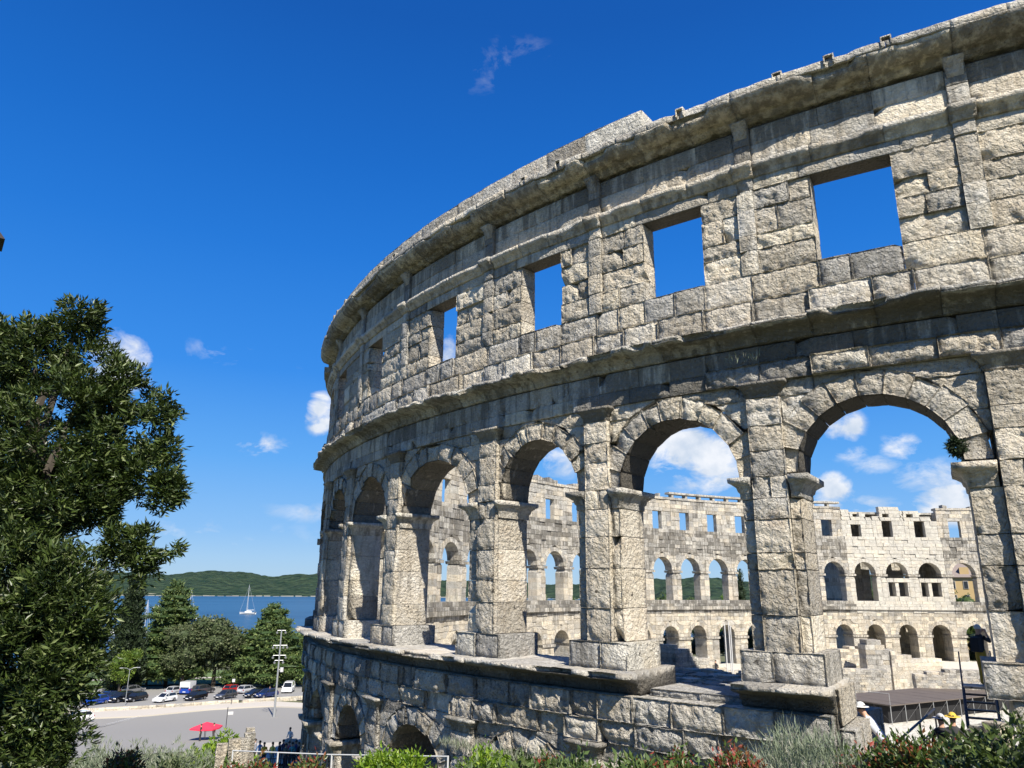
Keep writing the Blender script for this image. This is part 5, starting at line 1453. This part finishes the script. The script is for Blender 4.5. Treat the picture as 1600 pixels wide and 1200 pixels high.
A = Acc(); tube(A, (-.5, 0, 0), (-.5, 0, p[2]-b[2]), .03, .03, 5); A.build('leg', M['metal_dark'], root, attr=False)
A = Acc(); tube(A, (.5, 0, 0), (.5, 0, p[2]-b[2]), .03, .03, 5); A.build('leg', M['metal_dark'], root, attr=False)
# broken stone posts of the old fence
DP = 34.
for i, (px, top, bot, w) in enumerate([(344, 1162, 1192, 11), (363, 1155, 1190, 12), (378, 1153, 1186, 10), (390, 1145, 1184, 11), (392, 1137, 1160, 9)]):
    D = (26, 30, 34, 38, 44)[i]; t = at_dist(px, top, D); g0 = ground_at(px, D, (top+bot)/2); h = t[2]-g0[2]; r = w/FPX*D/2
    root = empty('stone_post', g0, ['short broken stone post at the left end of the old fence', 'second broken stone post, with a bulging head', 'third stone post, leaning slightly', 'tallest stone post, joining the dark railing', 'farthest stone post, with a small capital, behind the tallest one'][i], 'post', 'broken stone posts of the old fence')
    A = Acc(); N_ = 9; ring = []
    for j in range(N_+1):
        f = j/N_; s = r*(1.0+.25*(f > .85)+.12*(f < .15)+rnd(-.07, .07)); z = h*f
        V = [(s*a, s*b_, z) for a, b_ in ((-1, -.8), (0, -.9), (1, -.8), (1.05, 0), (1, .8), (0, .9), (-1, .8), (-1.05, 0))]; ring += [(x+.05*math.sin(f*4+i), y, zz) for x, y, zz in V]
    A.add(ring, [(j*8+k, j*8+(k+1) % 8, (j+1)*8+(k+1) % 8, (j+1)*8+k) for j in range(N_) for k in range(8)]+[(N_*8, N_*8+1, N_*8+2, N_*8+3), (N_*8, N_*8+3, N_*8+4, N_*8+5), (N_*8, N_*8+5, N_*8+6, N_*8+7)], col=(.35, .3, .6, .9))
    A.build('shaft', M['stone'], root)
def railing(name, P, h, label, mat, step=.14, rail=.02, bars=True, rails=(1.,), post=2.0, group=None):
    P = np.array(P, float); root = empty(name, P[0], label, 'railing', group); L = np.concatenate([[0], np.cumsum(np.linalg.norm(np.diff(P, axis=0), axis=1))]); o = P[0]
    f = lambda s: np.array([np.interp(s, L, P[:, i]) for i in range(3)])-o
    for r in rails:
        A = Acc(); n = max(1, int(L[-1]/2))
        for i in range(n): tube(A, f(L[-1]*i/n)+[0, 0, h*r], f(L[-1]*(i+1)/n)+[0, 0, h*r], rail, rail, 6)
        A.build('rail', M[mat], root, attr=False)
    n = max(1, int(L[-1]/post))
    for i in range(n+1): A = Acc(); tube(A, f(L[-1]*i/n), f(L[-1]*i/n)+[0, 0, h*1.02], rail*1.25, None, 6); A.build('post', M[mat], root, attr=False)
    if bars:
        A = Acc()
        for s in np.arange(0, L[-1], step): tube(A, f(s)+[0, 0, .06], f(s)+[0, 0, h], rail*.55, None, 4, cap=False)
        A.build('bars', M[mat], root, attr=False, kind='stuff')
railing('dark_railing', [ground_at(396, 59), ground_at(430, 60), ground_at(476, 60)], 1.15, 'dark upright-barred railing in front of the crowd at the left foot of the arena', 'metal_dark', .16, .03)
railing('dark_railing', [ground_at(366, 72), ground_at(396, 66)], 1.1, 'short dark railing behind the farthest stone post', 'metal_dark', .16, .03)
zr = lambda px, py, D: at_dist(px, py, D)
P = [zr(364, 1173, 19), zr(460, 1178, 17.5), zr(560, 1180, 16.5), zr(700, 1182, 15)]
P = [(p[0], p[1], p[2]-.62) for p in P]
railing('white_railing', P, .62, 'white tubular railing crossing in front of the arena foot at the left', 'metal_white', 1, .014, False, (1., .45), 1.35)

# dark corner of a lamp hanging in at the left edge
M['lantern'] = simple('dark_lantern_metal', (.018, .012, .011), .5, .2, .2)
b = at_dist(-42, 362, 6.5); b[2] = float(hgt(b[0], b[1])); root = empty('street_lantern', b, 'dark lantern corner reaching in at the left edge of the view', 'lantern')
t = at_dist(-40, 362, 6.5)-b; e = at_dist(9, 366, 6.5)-b
A = Acc(); tube(A, (0, 0, 0), t+[0, 0, -.05], .06, .045, 8); A.build('pole', M['lantern'], root, attr=False)
dd = (e-t); dd[2] = 0; L_ = np.linalg.norm(dd); dd /= L_; nn = np.array([-dd[1], dd[0], 0])*.14
A = Acc(); lo = np.array([0, 0, -.055]); hi = np.array([0, 0, .04]); a0, b0 = t-dd*.25, t+dd*L_
A.add([a0-nn+lo, b0-nn+lo, b0+nn+lo, a0+nn+lo, a0-nn*.8+hi, b0-dd*.06-nn*.6+hi, b0-dd*.06+nn*.6+hi, a0+nn*.8+hi], BOXQ); A.build('lamp_head', M['lantern'], root, attr=False)

# ------------------------------------------------------------------ stage in the arena
def on_plane(px, py, z):
    d = ray(px, py); return CAM+d*((z-CAM[2])/d[2])
ZS = -9.0
M['deck'] = simple('brown_stage_boards', (.105, .085, .07), .65, 0, .35, .8, .15)
cA, cB, cC, cD = [on_plane(*p, ZS) for p in ((1338, 1097), (1391, 1102), (1536, 1087.5), (1520, 1067))]
u = cC-cB; Lu = np.linalg.norm(u); u /= Lu
v = np.cross([0, 0, 1], u); v *= np.sign(np.dot(v, cD-cC)); Lv = abs(np.dot(on_plane(1500, 1069, ZS)-cB, v))
nU, nV = max(4, int((Lu+6)/1.9)), max(4, int(Lv/1.9)); org = cB.copy()
root = empty('stage', (org[0], org[1], -10.5), 'large brown boarded stage on scaffolding in the middle of the arena floor', 'stage')
su = (Lu+6)/nU; sv = Lv/nV; me = None
for i in range(nU):
    for j in range(nV):
        if me is None:
            A = Acc(); P_ = lambda a, b, z: org*[1, 1, 0]+u*a+v*b+np.array([0, 0, z])
            vv = [P_(a, b, z)-P_(0, 0, 0) for z in (-.09, 0) for a, b in ((.012, .012), (su-.012, .012), (su-.012, sv-.012), (.012, sv-.012))]
            A.add(vv, BOXQ); me = A.mesh('deck_panel', M['deck'], attr=False)
        o = bpy.data.objects.new('deck_panel', me); COL.objects.link(o); o.parent = root
        q_ = u*i*su+v*j*sv; o.location = (q_[0], q_[1], ZS+10.5+rnd(-.006, .006))
for i in range(nU+1):
    for j in (0, nV//2, nV):
        A = Acc(); q_ = u*i*su+v*j*sv; tube(A, (q_[0], q_[1], 0), (q_[0], q_[1], 1.42), .035, None, 5); A.build('leg', M['galv'], root, attr=False)
    if i < nU:
        A = Acc(); a = u*i*su; b_ = u*(i+1)*su; tube(A, (a[0], a[1], .1), (b_[0], b_[1], 1.35), .013, None, 4); A.build('brace', M['metal_dark'], root, attr=False)
for j in range(nV):
    A = Acc(); a = v*j*sv; b_ = v*(j+1)*sv; tube(A, (a[0], a[1], .1), (b_[0], b_[1], 1.35), .013, None, 4); A.build('brace', M['metal_dark'], root, attr=False)
A = Acc(); o2 = np.array([0, 0, 0.]); a = u*.3+v*.5; b_ = u*(Lu+5.5)+v*.5; c_ = u*(Lu+5.5)+v*(Lv-.4); d_ = u*.3+v*(Lv-.4)
for p_, q2 in ((a, b_), (b_, c_), (c_, d_), (d_, a)): A.add([(p_[0], p_[1], .02), (q2[0], q2[1], .02), (q2[0], q2[1], 1.38), (p_[0], p_[1], 1.38)], [(0, 1, 2, 3)])
A.build('black_skirt', M['black_cloth'], root, attr=False)
P = [org+v*Lv*.0, org-u*.0]
railing('stage_rail', [cA+[0, 0, -.0], cB+[0, 0, -.0]], .9, 'thin rail posts standing on the near left edge of the stage', 'galv', 1, .018, False, (1.,), 2.2)
# three thin poles
for i, (px, D, yt, yb) in enumerate(((1132, 60, 976, 1084), (1138, 61, 972, 1086), (1141, 62, 978, 1086))):
    t = at_dist(px, yt, D); bz = at_dist(px+4, yb, D)
    r_ = empty('pole', (t[0], t[1], -10.6), ['left one of the three thin pale poles inside the arena', 'middle and tallest of the three thin pale poles inside the arena', 'right one of the three thin pale poles inside the arena'][i], 'pole', 'thin poles in the arena')
    A = Acc(); tube(A, (0, 0, 0), (0, 0, t[2]+10.6), .05, .04, 6); A.build('shaft', M['metal_white'], r_, attr=False)
# floor rail around the pit behind the stage
railing('pit_railing', [on_plane(1338, 1066, -9.6), on_plane(1400, 1063, -9.6), on_plane(1470, 1060, -9.6), on_plane(1540, 1062, -9.6)], 1.0, 'thin railing between the stage and the ruined walls behind it', 'galv', 1, .018, False, (1., .5), 2.5)

# ruined masonry standing in the arena
def ruin(px0, px1, D0, D1, tops, zb, th, label, base, ch=.3, w=.6, warm=0, slope=None, cat='ruined wall'):
    """wall between two photo columns; tops = [(fraction, top photo y)]"""
    a = at_dist(px0, 1000, D0); b = at_dist(px1, 1000, D1); a[2] = b[2] = 0; L = np.linalg.norm(b-a); d = (b-a)/L; nrm = np.array([-d[1], d[0], 0])
    root = empty('ruined_wall', (a[0], a[1], zb), label, cat, 'ruined walls inside the arena'); st = Acc()
    f_ = [t[0] for t in tops]; z_ = [at_dist(px0+(px1-px0)*t[0], t[1], D0+(D1-D0)*t[0])[2] for t in tops]
    zmax = max(z_); z = zb
    while z < zmax:
        s = -rnd(0, w)
        while s < L:
            e = s+w*rnd(.7, 1.4); s0, s1 = max(0, s), min(L, e-.012); s = e
            if s1-s0 < .05: continue
            if z > np.interp((s0+s1)/2/L, f_, z_): continue
            t2 = th/2*rnd(.96, 1.04); v = []
            for zz in (z, z+ch-.012):
                for ss, tt in ((s0, -1), (s1, -1), (s1, 1), (s0, 1)): p = a+d*ss+nrm*t2*tt; v.append((p[0], p[1], zz))
            if D0 < 40: st = Acc()
            st.add(v, BOXQ if np.cross(d, nrm)[2] > 0 else [q[::-1] for q in BOXQ], col=gcol(base, .1, .7))
            if D0 < 40 and z > -8.6: st.build('stone', M['stone'], root, (a[0], a[1], zb))
        z += ch
    if D0 >= 40: st.build('stones', M['stone'], root, (a[0], a[1], zb), kind='stuff')
    else:
        A = Acc(); k_ = np.concatenate([a[:2]+nrm[:2]*th*s_*.48+d[:2]*L*e_ for e_, s_ in ((0, -1), (1, -1), (1, 1), (0, 1))]).reshape(4, 2)
        hc = max(.1, min(z_)-.25-zb)
        if -8.5 > zb: hc = max(hc*0+.1, -8.4-zb)
        A.add([(p[0], p[1], zb) for p in k_]+[(p[0], p[1], zb+hc) for p in k_], BOXQ, col=(.4, .1, .5, .7)); A.build('footing', M['stone'], root, (a[0], a[1], zb))
    return root
# the mesh of a ruin is in world space, so bring it into the frame of its empty
ruin(1040, 1076, 31, 32, [(0, 1006), (.3, 1012), (.7, 1022), (1, 1034)], -10.5, .9, 'high end of the striped brick ruin on the bank, behind the second pier', .55, .16, .5)
ruin(1074, 1112, 32, 33, [(0, 1036), (.5, 1050), (1, 1070)], -10.5, .7, 'low sloping end of the striped brick ruin on the bank', .25, .10, .28)
ruin(1306, 1348, 97, 99, [(0, 1018), (.3, 1016), (.5, 1012), (.8, 1016), (1, 1010)], -10.5, 1.2, 'brown brick wall standing before the far arcade, left of the rubble core', .1, .3, .8)
ruin(1345, 1388, 94, 95, [(0, 1008), (.3, 1004), (.6, 1006), (.8, 1015), (1, 1016)], -10.5, 2.2, 'tall grey rubble core behind the stage', .9, .5, .8)
ruin(1384, 1462, 94, 98, [(0, 1022), (.4, 1026), (.5, 1030), (1, 1032)], -10.5, 1.0, 'long pale wall right of the rubble core behind the stage', .3, .4, .9)
ruin(1310, 1382, 90, 91, [(0, 1044), (.5, 1048), (1, 1046)], -10.5, 1.2, 'low grey footing along the back edge of the stage at the left', .8, .25, .5)
ruin(1420, 1540, 88, 90, [(0, 1054), (.3, 1050), (.6, 1047), (1, 1050)], -10.5, 1.2, 'low grey footing along the back edge of the stage at the right', .8, .25, .5)
ruin(1015, 1160, 80, 84, [(0, 1040), (.3, 1034), (.6, 1032), (.8, 1048), (1, 1050)], -10.5, 1.2, 'low pale footing crossing the floor behind the striped ruin', .5, .3, .6)
ruin(1496, 1552, 24, 23.5, [(0, 1138), (.5, 1134), (1, 1130)], -7.4, .6, 'low wall of small pale stones beside the two people in hats', .3, .13, .3)
ruin(1300, 1340, 22.5, 24, [(0, 1112), (1, 1120)], -7.4, .9, 'stump of masonry behind the fallen end of the near wall', .8, .4, .7)
# steel stair and landing against the near pier
g0 = at_dist(1540, 1072, 28.5); zl = g0[2]; fl = float(inner_h(g0[:1], g0[1:2])[0])
root = empty('steel_stair', (g0[0], g0[1], fl), 'dark steel stair and landing beside the right-hand pier', 'staircase')
d = ray(1540, 1072)*[1, 1, 0]; d /= np.linalg.norm(d); sx = np.array([-d[1], d[0], 0]); hz_ = zl-fl
A = Acc(); q_ = [(-.25, -.45), (.6, -.45), (.6, .45), (-.25, .45)]
A.add([sx*a+d*b+np.array([0, 0, z]) for z in (hz_-.06, hz_) for a, b in q_], BOXQ); A.build('landing', M['metal_dark'], root, attr=False)
for a, b in q_:
    A = Acc(); p = sx*a+d*b; tube(A, p, p+[0, 0, hz_], .025, None, 5); A.build('leg', M['metal_dark'], root, attr=False)
for i in range(9):
    A = Acc(); c = sx*(-.2+.0*i)-d*(.55+.24*i); z = hz_-.19*(i+1)
    A.add([c+sx*a+d*b+np.array([0, 0, zz]) for zz in (z-.04, z) for a, b in ((-.0, -.12), (.8, -.12), (.8, .12), (0, .12))], BOXQ); A.build('tread', M['metal_dark'], root, attr=False)
for s_ in (-.22, .58):
    A = Acc(); tube(A, sx*s_-d*.6+np.array([0, 0, hz_+1]), sx*s_-d*2.9+np.array([0, 0, hz_-.8]), .025, None, 5); tube(A, sx*s_-d*.6+np.array([0, 0, hz_]), sx*s_-d*2.9+np.array([0, 0, hz_-1.8]), .04, None, 5); A.build('handrail', M['metal_dark'], root, attr=False)
A = Acc(); tube(A, sx*-.25-d*.45+np.array([0, 0, hz_+1]), sx*-.25+d*.45+np.array([0, 0, hz_+1]), .025, None, 5); tube(A, sx*-.25-d*.45+np.array([0, 0, hz_]), sx*-.25-d*.45+np.array([0, 0, hz_+1]), .025, None, 5); A.build('handrail', M['metal_dark'], root, attr=False)
# sloping handrail by the people in hats
P = [at_dist(1412, 1150, 21.5), at_dist(1460, 1108, 24)]
root = empty('handrail', P[0]-[0, 0, .9], 'dark sloping handrail left of the two people in hats', 'railing'); A = Acc(); o = P[0]-[0, 0, .9]
tube(A, P[0]-o, P[1]-o, .03, None, 6); tube(A, P[0]-o-[0, 0, .45], P[1]-o-[0, 0, .45], .02, None, 6); A.build('rail', M['metal_dark'], root, attr=False)
for f in (0, .5, 1):
    A = Acc(); p = P[0]+(P[1]-P[0])*f-o; tube(A, p-[0, 0, 1.3], p, .025, None, 5); A.build('post', M['metal_dark'], root, attr=False)
# ochre building beyond the far arcade
M['ochre'] = simple('ochre_render', (.50, .36, .17), .85, 0, .1, 1.); M['roof'] = simple('grey_brown_roof', (.22, .18, .16), .9, 0, .25, 2.); M['pane'] = paint('dark_window_pane', (.03, .035, .04), .1)
c = at_dist(1508, 905, 200); zt = at_dist(1508, 902, 200)[2]
d = ray(1508, 905)*[1, 1, 0]; d /= np.linalg.norm(d); rz = math.atan2(d[1], d[0])
root = empty('town_house', (c[0], c[1], -14), 'ochre town house with dormers seen through the last far arch', 'building', None, rz)
H_ = zt+14; A = Acc(); box(A, 0, 12, -9, 9, 0, H_); A.build('wall', M['ochre'], root, attr=False)
A = Acc(); A.add([(-.5, -9.5, H_), (12.5, -9.5, H_), (12.5, 9.5, H_), (-.5, 9.5, H_), (4, -6, H_+3.4), (8, -6, H_+3.4), (8, 6, H_+3.4), (4, 6, H_+3.4)], BOXQ); rf = A.build('roof', M['roof'], root, attr=False)
for y in (-4, 0, 4):
    A = Acc(); box(A, .4, 3, y-.9, y+.9, H_+.2, H_+2.2); A.build('dormer', M['ochre'], rf, attr=False)
A = Acc(); box(A, 6, 7.2, 1, 2.4, H_+2, H_+5); A.build('chimney', M['ochre'], rf, attr=False)
for z in (H_-2.4, H_-5.4, H_-8.4, H_-11.4):
    for y in (-7.4, -5.0, -2.5, 0, 2.5, 5.0, 7.4):
        A = Acc(); box(A, -.12, -.02, y-.5, y+.5, z-.1, z+1.6); w_ = A.build('window', M['kerb'], root, attr=False)
        A = Acc(); box(A, -.16, -.125, y-.38, y+.38, z, z+1.5); A.build('pane', M['pane'], w_, attr=False)

# ------------------------------------------------------------------ people
def cloth(name, c): return simple(name, c, .85, 0, .12, 20.)
SK = {k: cloth('skin_'+k, v) for k, v in {'light': (.48, .28, .19), 'tan': (.36, .2, .13)}.items()}
CM = {}
def cm(c):
    k = tuple(round(x, 3) for x in c)
    if k not in CM: CM[k] = cloth('cloth', k)
    return CM[k]
def body(pose='stand', fingers=False):
    """skeleton grown into one continuous skin; returns mesh with material zones 0 skin, 1 top, 2 legs, 3 shoes"""
    V = []; E = []; R = []; Zn = []
    def v(p, r, z, par=None):
        V.append(p); R.append(r); Zn.append(z)
        if par is not None: E.append((par, len(V)-1))
        return len(V)-1
    lean = {'stand': 0, 'walk': .04, 'photo': .02, 'hunch': .38, 'sit': .1}[pose]
    hz = {'sit': .50}.get(pose, .95)
    pel = v((0, 0, hz), (.135, .115), 2); sp = v((lean*.35, 0, hz+.17), (.125, .10), 1, pel); ch = v((lean*.8, 0, hz+.36), (.155, .115), 1, sp)
    nb = v((lean*1.05, 0, hz+.50), (.075, .07), 1, ch); nk = v((lean*1.2+.01, 0, hz+.58), (.052, .052), 0, nb)
    h0 = v((lean*1.35+.02, 0, hz+.66), (.075, .085), 0, nk); h1 = v((lean*1.42+.015, 0, hz+.76), (.082, .095), 0, h0); v((lean*1.45+.005, 0, hz+.825), (.05, .06), 0, h1)
    v((lean*1.42+.118, 0, hz+.70), (.014, .014), 0, h0)
    for s in (1, -1):
        sh = v((lean*.95, s*.175, hz+.455), (.06, .06), 1, nb)
        if pose == 'photo': el = (.20, s*.24, hz+.34); wr = (.30, s*.09, hz+.60); hd = (.33, s*.05, hz+.67)
        elif pose == 'hunch': el = (lean+.12, s*.24, hz+.18); wr = (lean+.30, s*.16, hz+.02); hd = (lean+.36, s*.14, hz-.04)
        elif pose == 'walk': el = (-.08*s, s*.25, hz+.20); wr = (.05-.16*s, s*.25, hz-.02); hd = (.09-.18*s, s*.24, hz-.10)
        elif pose == 'sit': el = (.05, s*.25, hz+.18); wr = (.28, s*.18, hz+.12); hd = (.36, s*.16, hz+.10)
        else: el = (.0, s*.24, hz+.20); wr = (.05, s*.25, hz-.03); hd = (.07, s*.24, hz-.12)
        e = v(el, (.044, .044), 1 if s else 0, sh); w = v(wr, (.030, .027), 0, e); h = v(hd, (.034, .022), 0, w)
        if fingers:
            D = np.array(hd)-np.array(wr); D /= np.linalg.norm(D)
            for j, L in enumerate((.075, .085, .08, .062)):
                o = np.array([0, (j-1.5)*.021, 0]); a = v(tuple(np.array(hd)+D*.035+o), (.010, .010), 0, h); v(tuple(np.array(hd)+D*(.035+L*.6)+o+[.012, 0, -.006]), (.008, .008), 0, a)
            a = v(tuple(np.array(hd)+[.03, -s*.03, 0]), (.011, .011), 0, h); v(tuple(np.array(hd)+[.05, -s*.035, -.03]), (.009, .009), 0, a)
        st = {'walk': .24*s}.get(pose, .03*s)
        if pose == 'sit': kn = (.42, s*.12, hz); an = (.45, s*.12, .09)
        elif pose == 'hunch': kn = (.20, s*.14, .47); an = (.02+st, s*.12, .09)
        else: kn = (.04+st*.55, s*.10, .50); an = (-.02+st, s*.10, .09)
        hp = v((0, s*.085, hz-.06), (.095, .095), 2, pel); k_ = v(kn, (.062, .062), 2, hp); a_ = v(an, (.042, .042), 2, k_)
        t_ = v((an[0]+.13, an[1]+s*.02, .045), (.04, .035), 3, a_)
    me = bpy.data.meshes.new('body'); me.from_pydata(V, E, []); o = bpy.data.objects.new('tmp_body', me); COL.objects.link(o)
    m = o.modifiers.new('skin', 'SKIN'); m.use_smooth_shade = True
    for i, r in enumerate(R): me.skin_vertices[0].data[i].radius = r
    me.skin_vertices[0].data[0].use_root = True
    s = o.modifiers.new('sub', 'SUBSURF'); s.levels = 1; s.render_levels = 1
    dg = bpy.context.evaluated_depsgraph_get(); out = bpy.data.meshes.new_from_object(o.evaluated_get(dg))
    bpy.data.objects.remove(o)
    for _ in range(4): out.materials.append(None)
    VV = np.array(V, float); n = len(out.polygons); c = np.zeros(n*3); out.polygons.foreach_get('center', c); c = c.reshape(-1, 3)
    best = np.full(n, 1e9); zi = np.zeros(n, int); Zn_ = np.array(Zn); RR = np.array([r[0] for r in R])
    for a, b in E:
        A_, B_ = VV[a], VV[b]; dv = B_-A_; t = np.clip(((c-A_)@dv)/(dv@dv+1e-9), 0, 1); dist = np.linalg.norm(c-A_-t[:, None]*dv, axis=1)/(RR[a]*(1-t)+RR[b]*t)
        z = np.where(t > .45, Zn_[b], Zn_[a]); up = dist < best; best = np.where(up, dist, best); zi = np.where(up, z, zi)
    out.polygons.foreach_set('material_index', zi.astype(np.int32)); out.update()
    hd_ = VV[h1]
    return out, hd_, VV[ch]
BODIES = {}
def person(loc, facing, pose, top, legs, label, hair=(.05, .035, .025), hat=None, skin='light', scale=1., pack=None, group=None, fingers=False, shorts=False, holding=None):
    key = (pose, fingers)
    if key not in BODIES: BODIES[key] = body(pose, fingers)
    me, hd_, ch_ = BODIES[key]
    root = empty('person', loc, label, 'person', group, facing); root.scale = (scale,)*3
    o = bpy.data.objects.new('body', me); COL.objects.link(o); o.parent = root
    for i, m in enumerate((SK[skin], cm(top), cm(legs), cm((.06, .05, .045)))):
        o.material_slots[i].link = 'OBJECT'; o.material_slots[i].material = m
    def ell_(c, r, zlo, mat, name, n=10, m_=6):
        A = Acc(); V = []
        for j in range(m_+1):
            t = math.asin(zlo)+(math.pi/2-math.asin(zlo))*j/m_
            for i in range(n): V.append((c[0]+r[0]*math.cos(t)*math.cos(i*2*math.pi/n), c[1]+r[1]*math.cos(t)*math.sin(i*2*math.pi/n), c[2]+r[2]*math.sin(t)))
        A.add(V, [(j*n+i, j*n+(i+1) % n, (j+1)*n+(i+1) % n, (j+1)*n+i) for j in range(m_) for i in range(n)]); A.build(name, mat, root, attr=False, smooth=True)
    if hat is not None:
        ell_((hd_[0], hd_[1], hd_[2]+.015), (.12, .105, .115), .05, cm(hat), 'hat')
        A = Acc(); tube(A, (hd_[0], hd_[1], hd_[2]+.015), (hd_[0], hd_[1], hd_[2]+.03), .20, .18, 14); A.build('hat_brim', cm(hat), root, attr=False)
    ell_((hd_[0]-.018, hd_[1], hd_[2]+.005), (.108, .098, .105), -.35, cm(hair), 'hair')
    if pack is not None:
        A = Acc(); x = ch_[0]-.22; z = ch_[2]
        A.add([(x-.08, -.13, z-.30), (x+.10, -.15, z-.32), (x+.10, .15, z-.32), (x-.08, .13, z-.30), (x-.06, -.12, z+.12), (x+.10, -.13, z+.14), (x+.10, .13, z+.14), (x-.06, .12, z+.12)], BOXQ)
        A.build('backpack', cm(pack), root, attr=False)
    return root
def face(px, turn=0.):      # 0 = turned away from the viewer
    d = ray(px, 1000); return math.atan2(d[1], d[0])+turn
p = g0.copy()
person((p[0], p[1], zl), face(1540, -.5), 'photo', (.02, .02, .024), (.45, .30, .04), 'white-haired person in a dark jacket and mustard shorts leaning on the landing rail', hair=(.6, .58, .55), pack=(.02, .02, .022), fingers=True)
def inside(px, py_head, D, hgt_=1.72):
    t = at_dist(px, py_head, D); return (t[0], t[1], t[2]-hgt_)
person(inside(1469, 1117, 23.2, 1.80), face(1469, .1), 'stand', (.015, .015, .017), (.02, .02, .022), 'person in a grey sun hat with a black dotted backpack', hat=(.42, .42, .42), pack=(.012, .012, .014), fingers=True)
person(inside(1487, 1115, 23.6, 1.80), face(1487, -.1), 'stand', (.03, .03, .034), (.03, .03, .035), 'person in a yellow hat and dark grey coat beside the dotted backpack', hat=(.55, .38, .05), fingers=True)
person(inside(1383, 1127, 21.5, 1.45), face(1383, 1.2), 'hunch', (.48, .50, .56), (.05, .06, .12), 'person in a white hat and striped white top bending at the broken wall', hat=(.6, .6, .58), fingers=True)
zf = -10.4
for px, py, D, tp, lg, lb in ((1105, 1034, 84, (.55, .12, .12), (.4, .3, .25), 'tiny person in red seated on the far footing'), (1118, 1033, 82, (.02, .02, .025), (.02, .02, .02), 'tiny person in black standing on the far footing')):
    person(inside(px, py, D, 1.7), face(px, 2.5), 'stand', tp, lg, lb)
CR = [(396, 68, 'stand', (.35, .35, .38), (.1, .1, .12), 'person in grey behind the one in pale blue', 1.2), (403, 66, 'stand', (.16, .34, .62), (.5, .48, .42), 'bald person in a pale blue shirt by the stone posts', .4),
      (410, 64, 'walk', (.72, .50, .05), (.03, .03, .04), 'person in a yellow top in front of the pale blue shirt', .2), (423, 64, 'stand', (.70, .62, .12), (.12, .2, .25), 'person in a pale yellow top left of the crowd', -.5),
      (434, 64, 'stand', (.02, .02, .03), (.02, .02, .03), 'person in black at the left of the crowd', 1.4), (440, 66, 'stand', (.05, .06, .12), (.05, .05, .06), 'person in navy at the back left of the crowd', .6),
      (444, 62, 'stand', (.08, .10, .08), (.03, .03, .04), 'person in dark green in the front of the crowd', -.8), (449, 64, 'stand', (.45, .12, .18), (.03, .03, .04), 'person in a dusky red top within the crowd', .9),
      (454, 63, 'stand', (.06, .30, .32), (.03, .04, .05), 'person in a teal top in the middle of the crowd', -.2), (460, 65, 'stand', (.04, .05, .14), (.02, .02, .03), 'person in dark blue right of the teal top', 1.8),
      (465, 63, 'stand', (.015, .015, .02), (.02, .02, .03), 'person in black at the right of the crowd', -.9), (470, 66, 'stand', (.18, .08, .22), (.03, .03, .04), 'person in plum against the arena foot', .3)]
for px, D, ps, tp, lg, lb, tn in CR:
    person(ground_at(px, D)+[0, 0, .1], face(px, tn), ps, tp, lg, lb, group='people waiting at the foot of the arena')
q_ = ground_at(451, 69)+[0, 0, 1.25]
person(q_, face(451, 2.6), 'sit', (.72, .72, .72), (.65, .6, .5), 'person in white sitting raised above the crowd')
r_ = empty('stone_block', ground_at(451, 69), 'rough stone block under the person sitting above the crowd', 'stone'); A = Acc(); box(A, -.6, .5, -.6, .6, -.3, 1.6, col=(.3, .1, .5, .8)); A.build('block', M['stone'], r_)
b_ = hit(312, 1160); person(b_, face(312, 1.3), 'stand', (.03, .03, .03), (.03, .03, .03), 'person in black under the left edge of the pink parasol')
b_ = hit(332, 1158); person(b_, face(332, -1.), 'stand', (.05, .05, .06), (.4, .35, .3), 'person in dark clothes behind the notice board')
# cyclist in red standing by the mast
b_ = hit(421, 1090); person(b_+[0, 0, .12], face(421, 1.5), 'walk', (.62, .05, .03), (.03, .03, .04), 'person in red standing by the floodlight mast')
# red and blue parked cars glimpsed behind the big tree
place_car(48, 1128, 'hatch', 'red', 1.3, 'red car glimpsed through the leaves of the big tree'); place_car(62, 1126, 'hatch', 'blue', 1.3, 'blue car glimpsed beside the red one through the leaves')
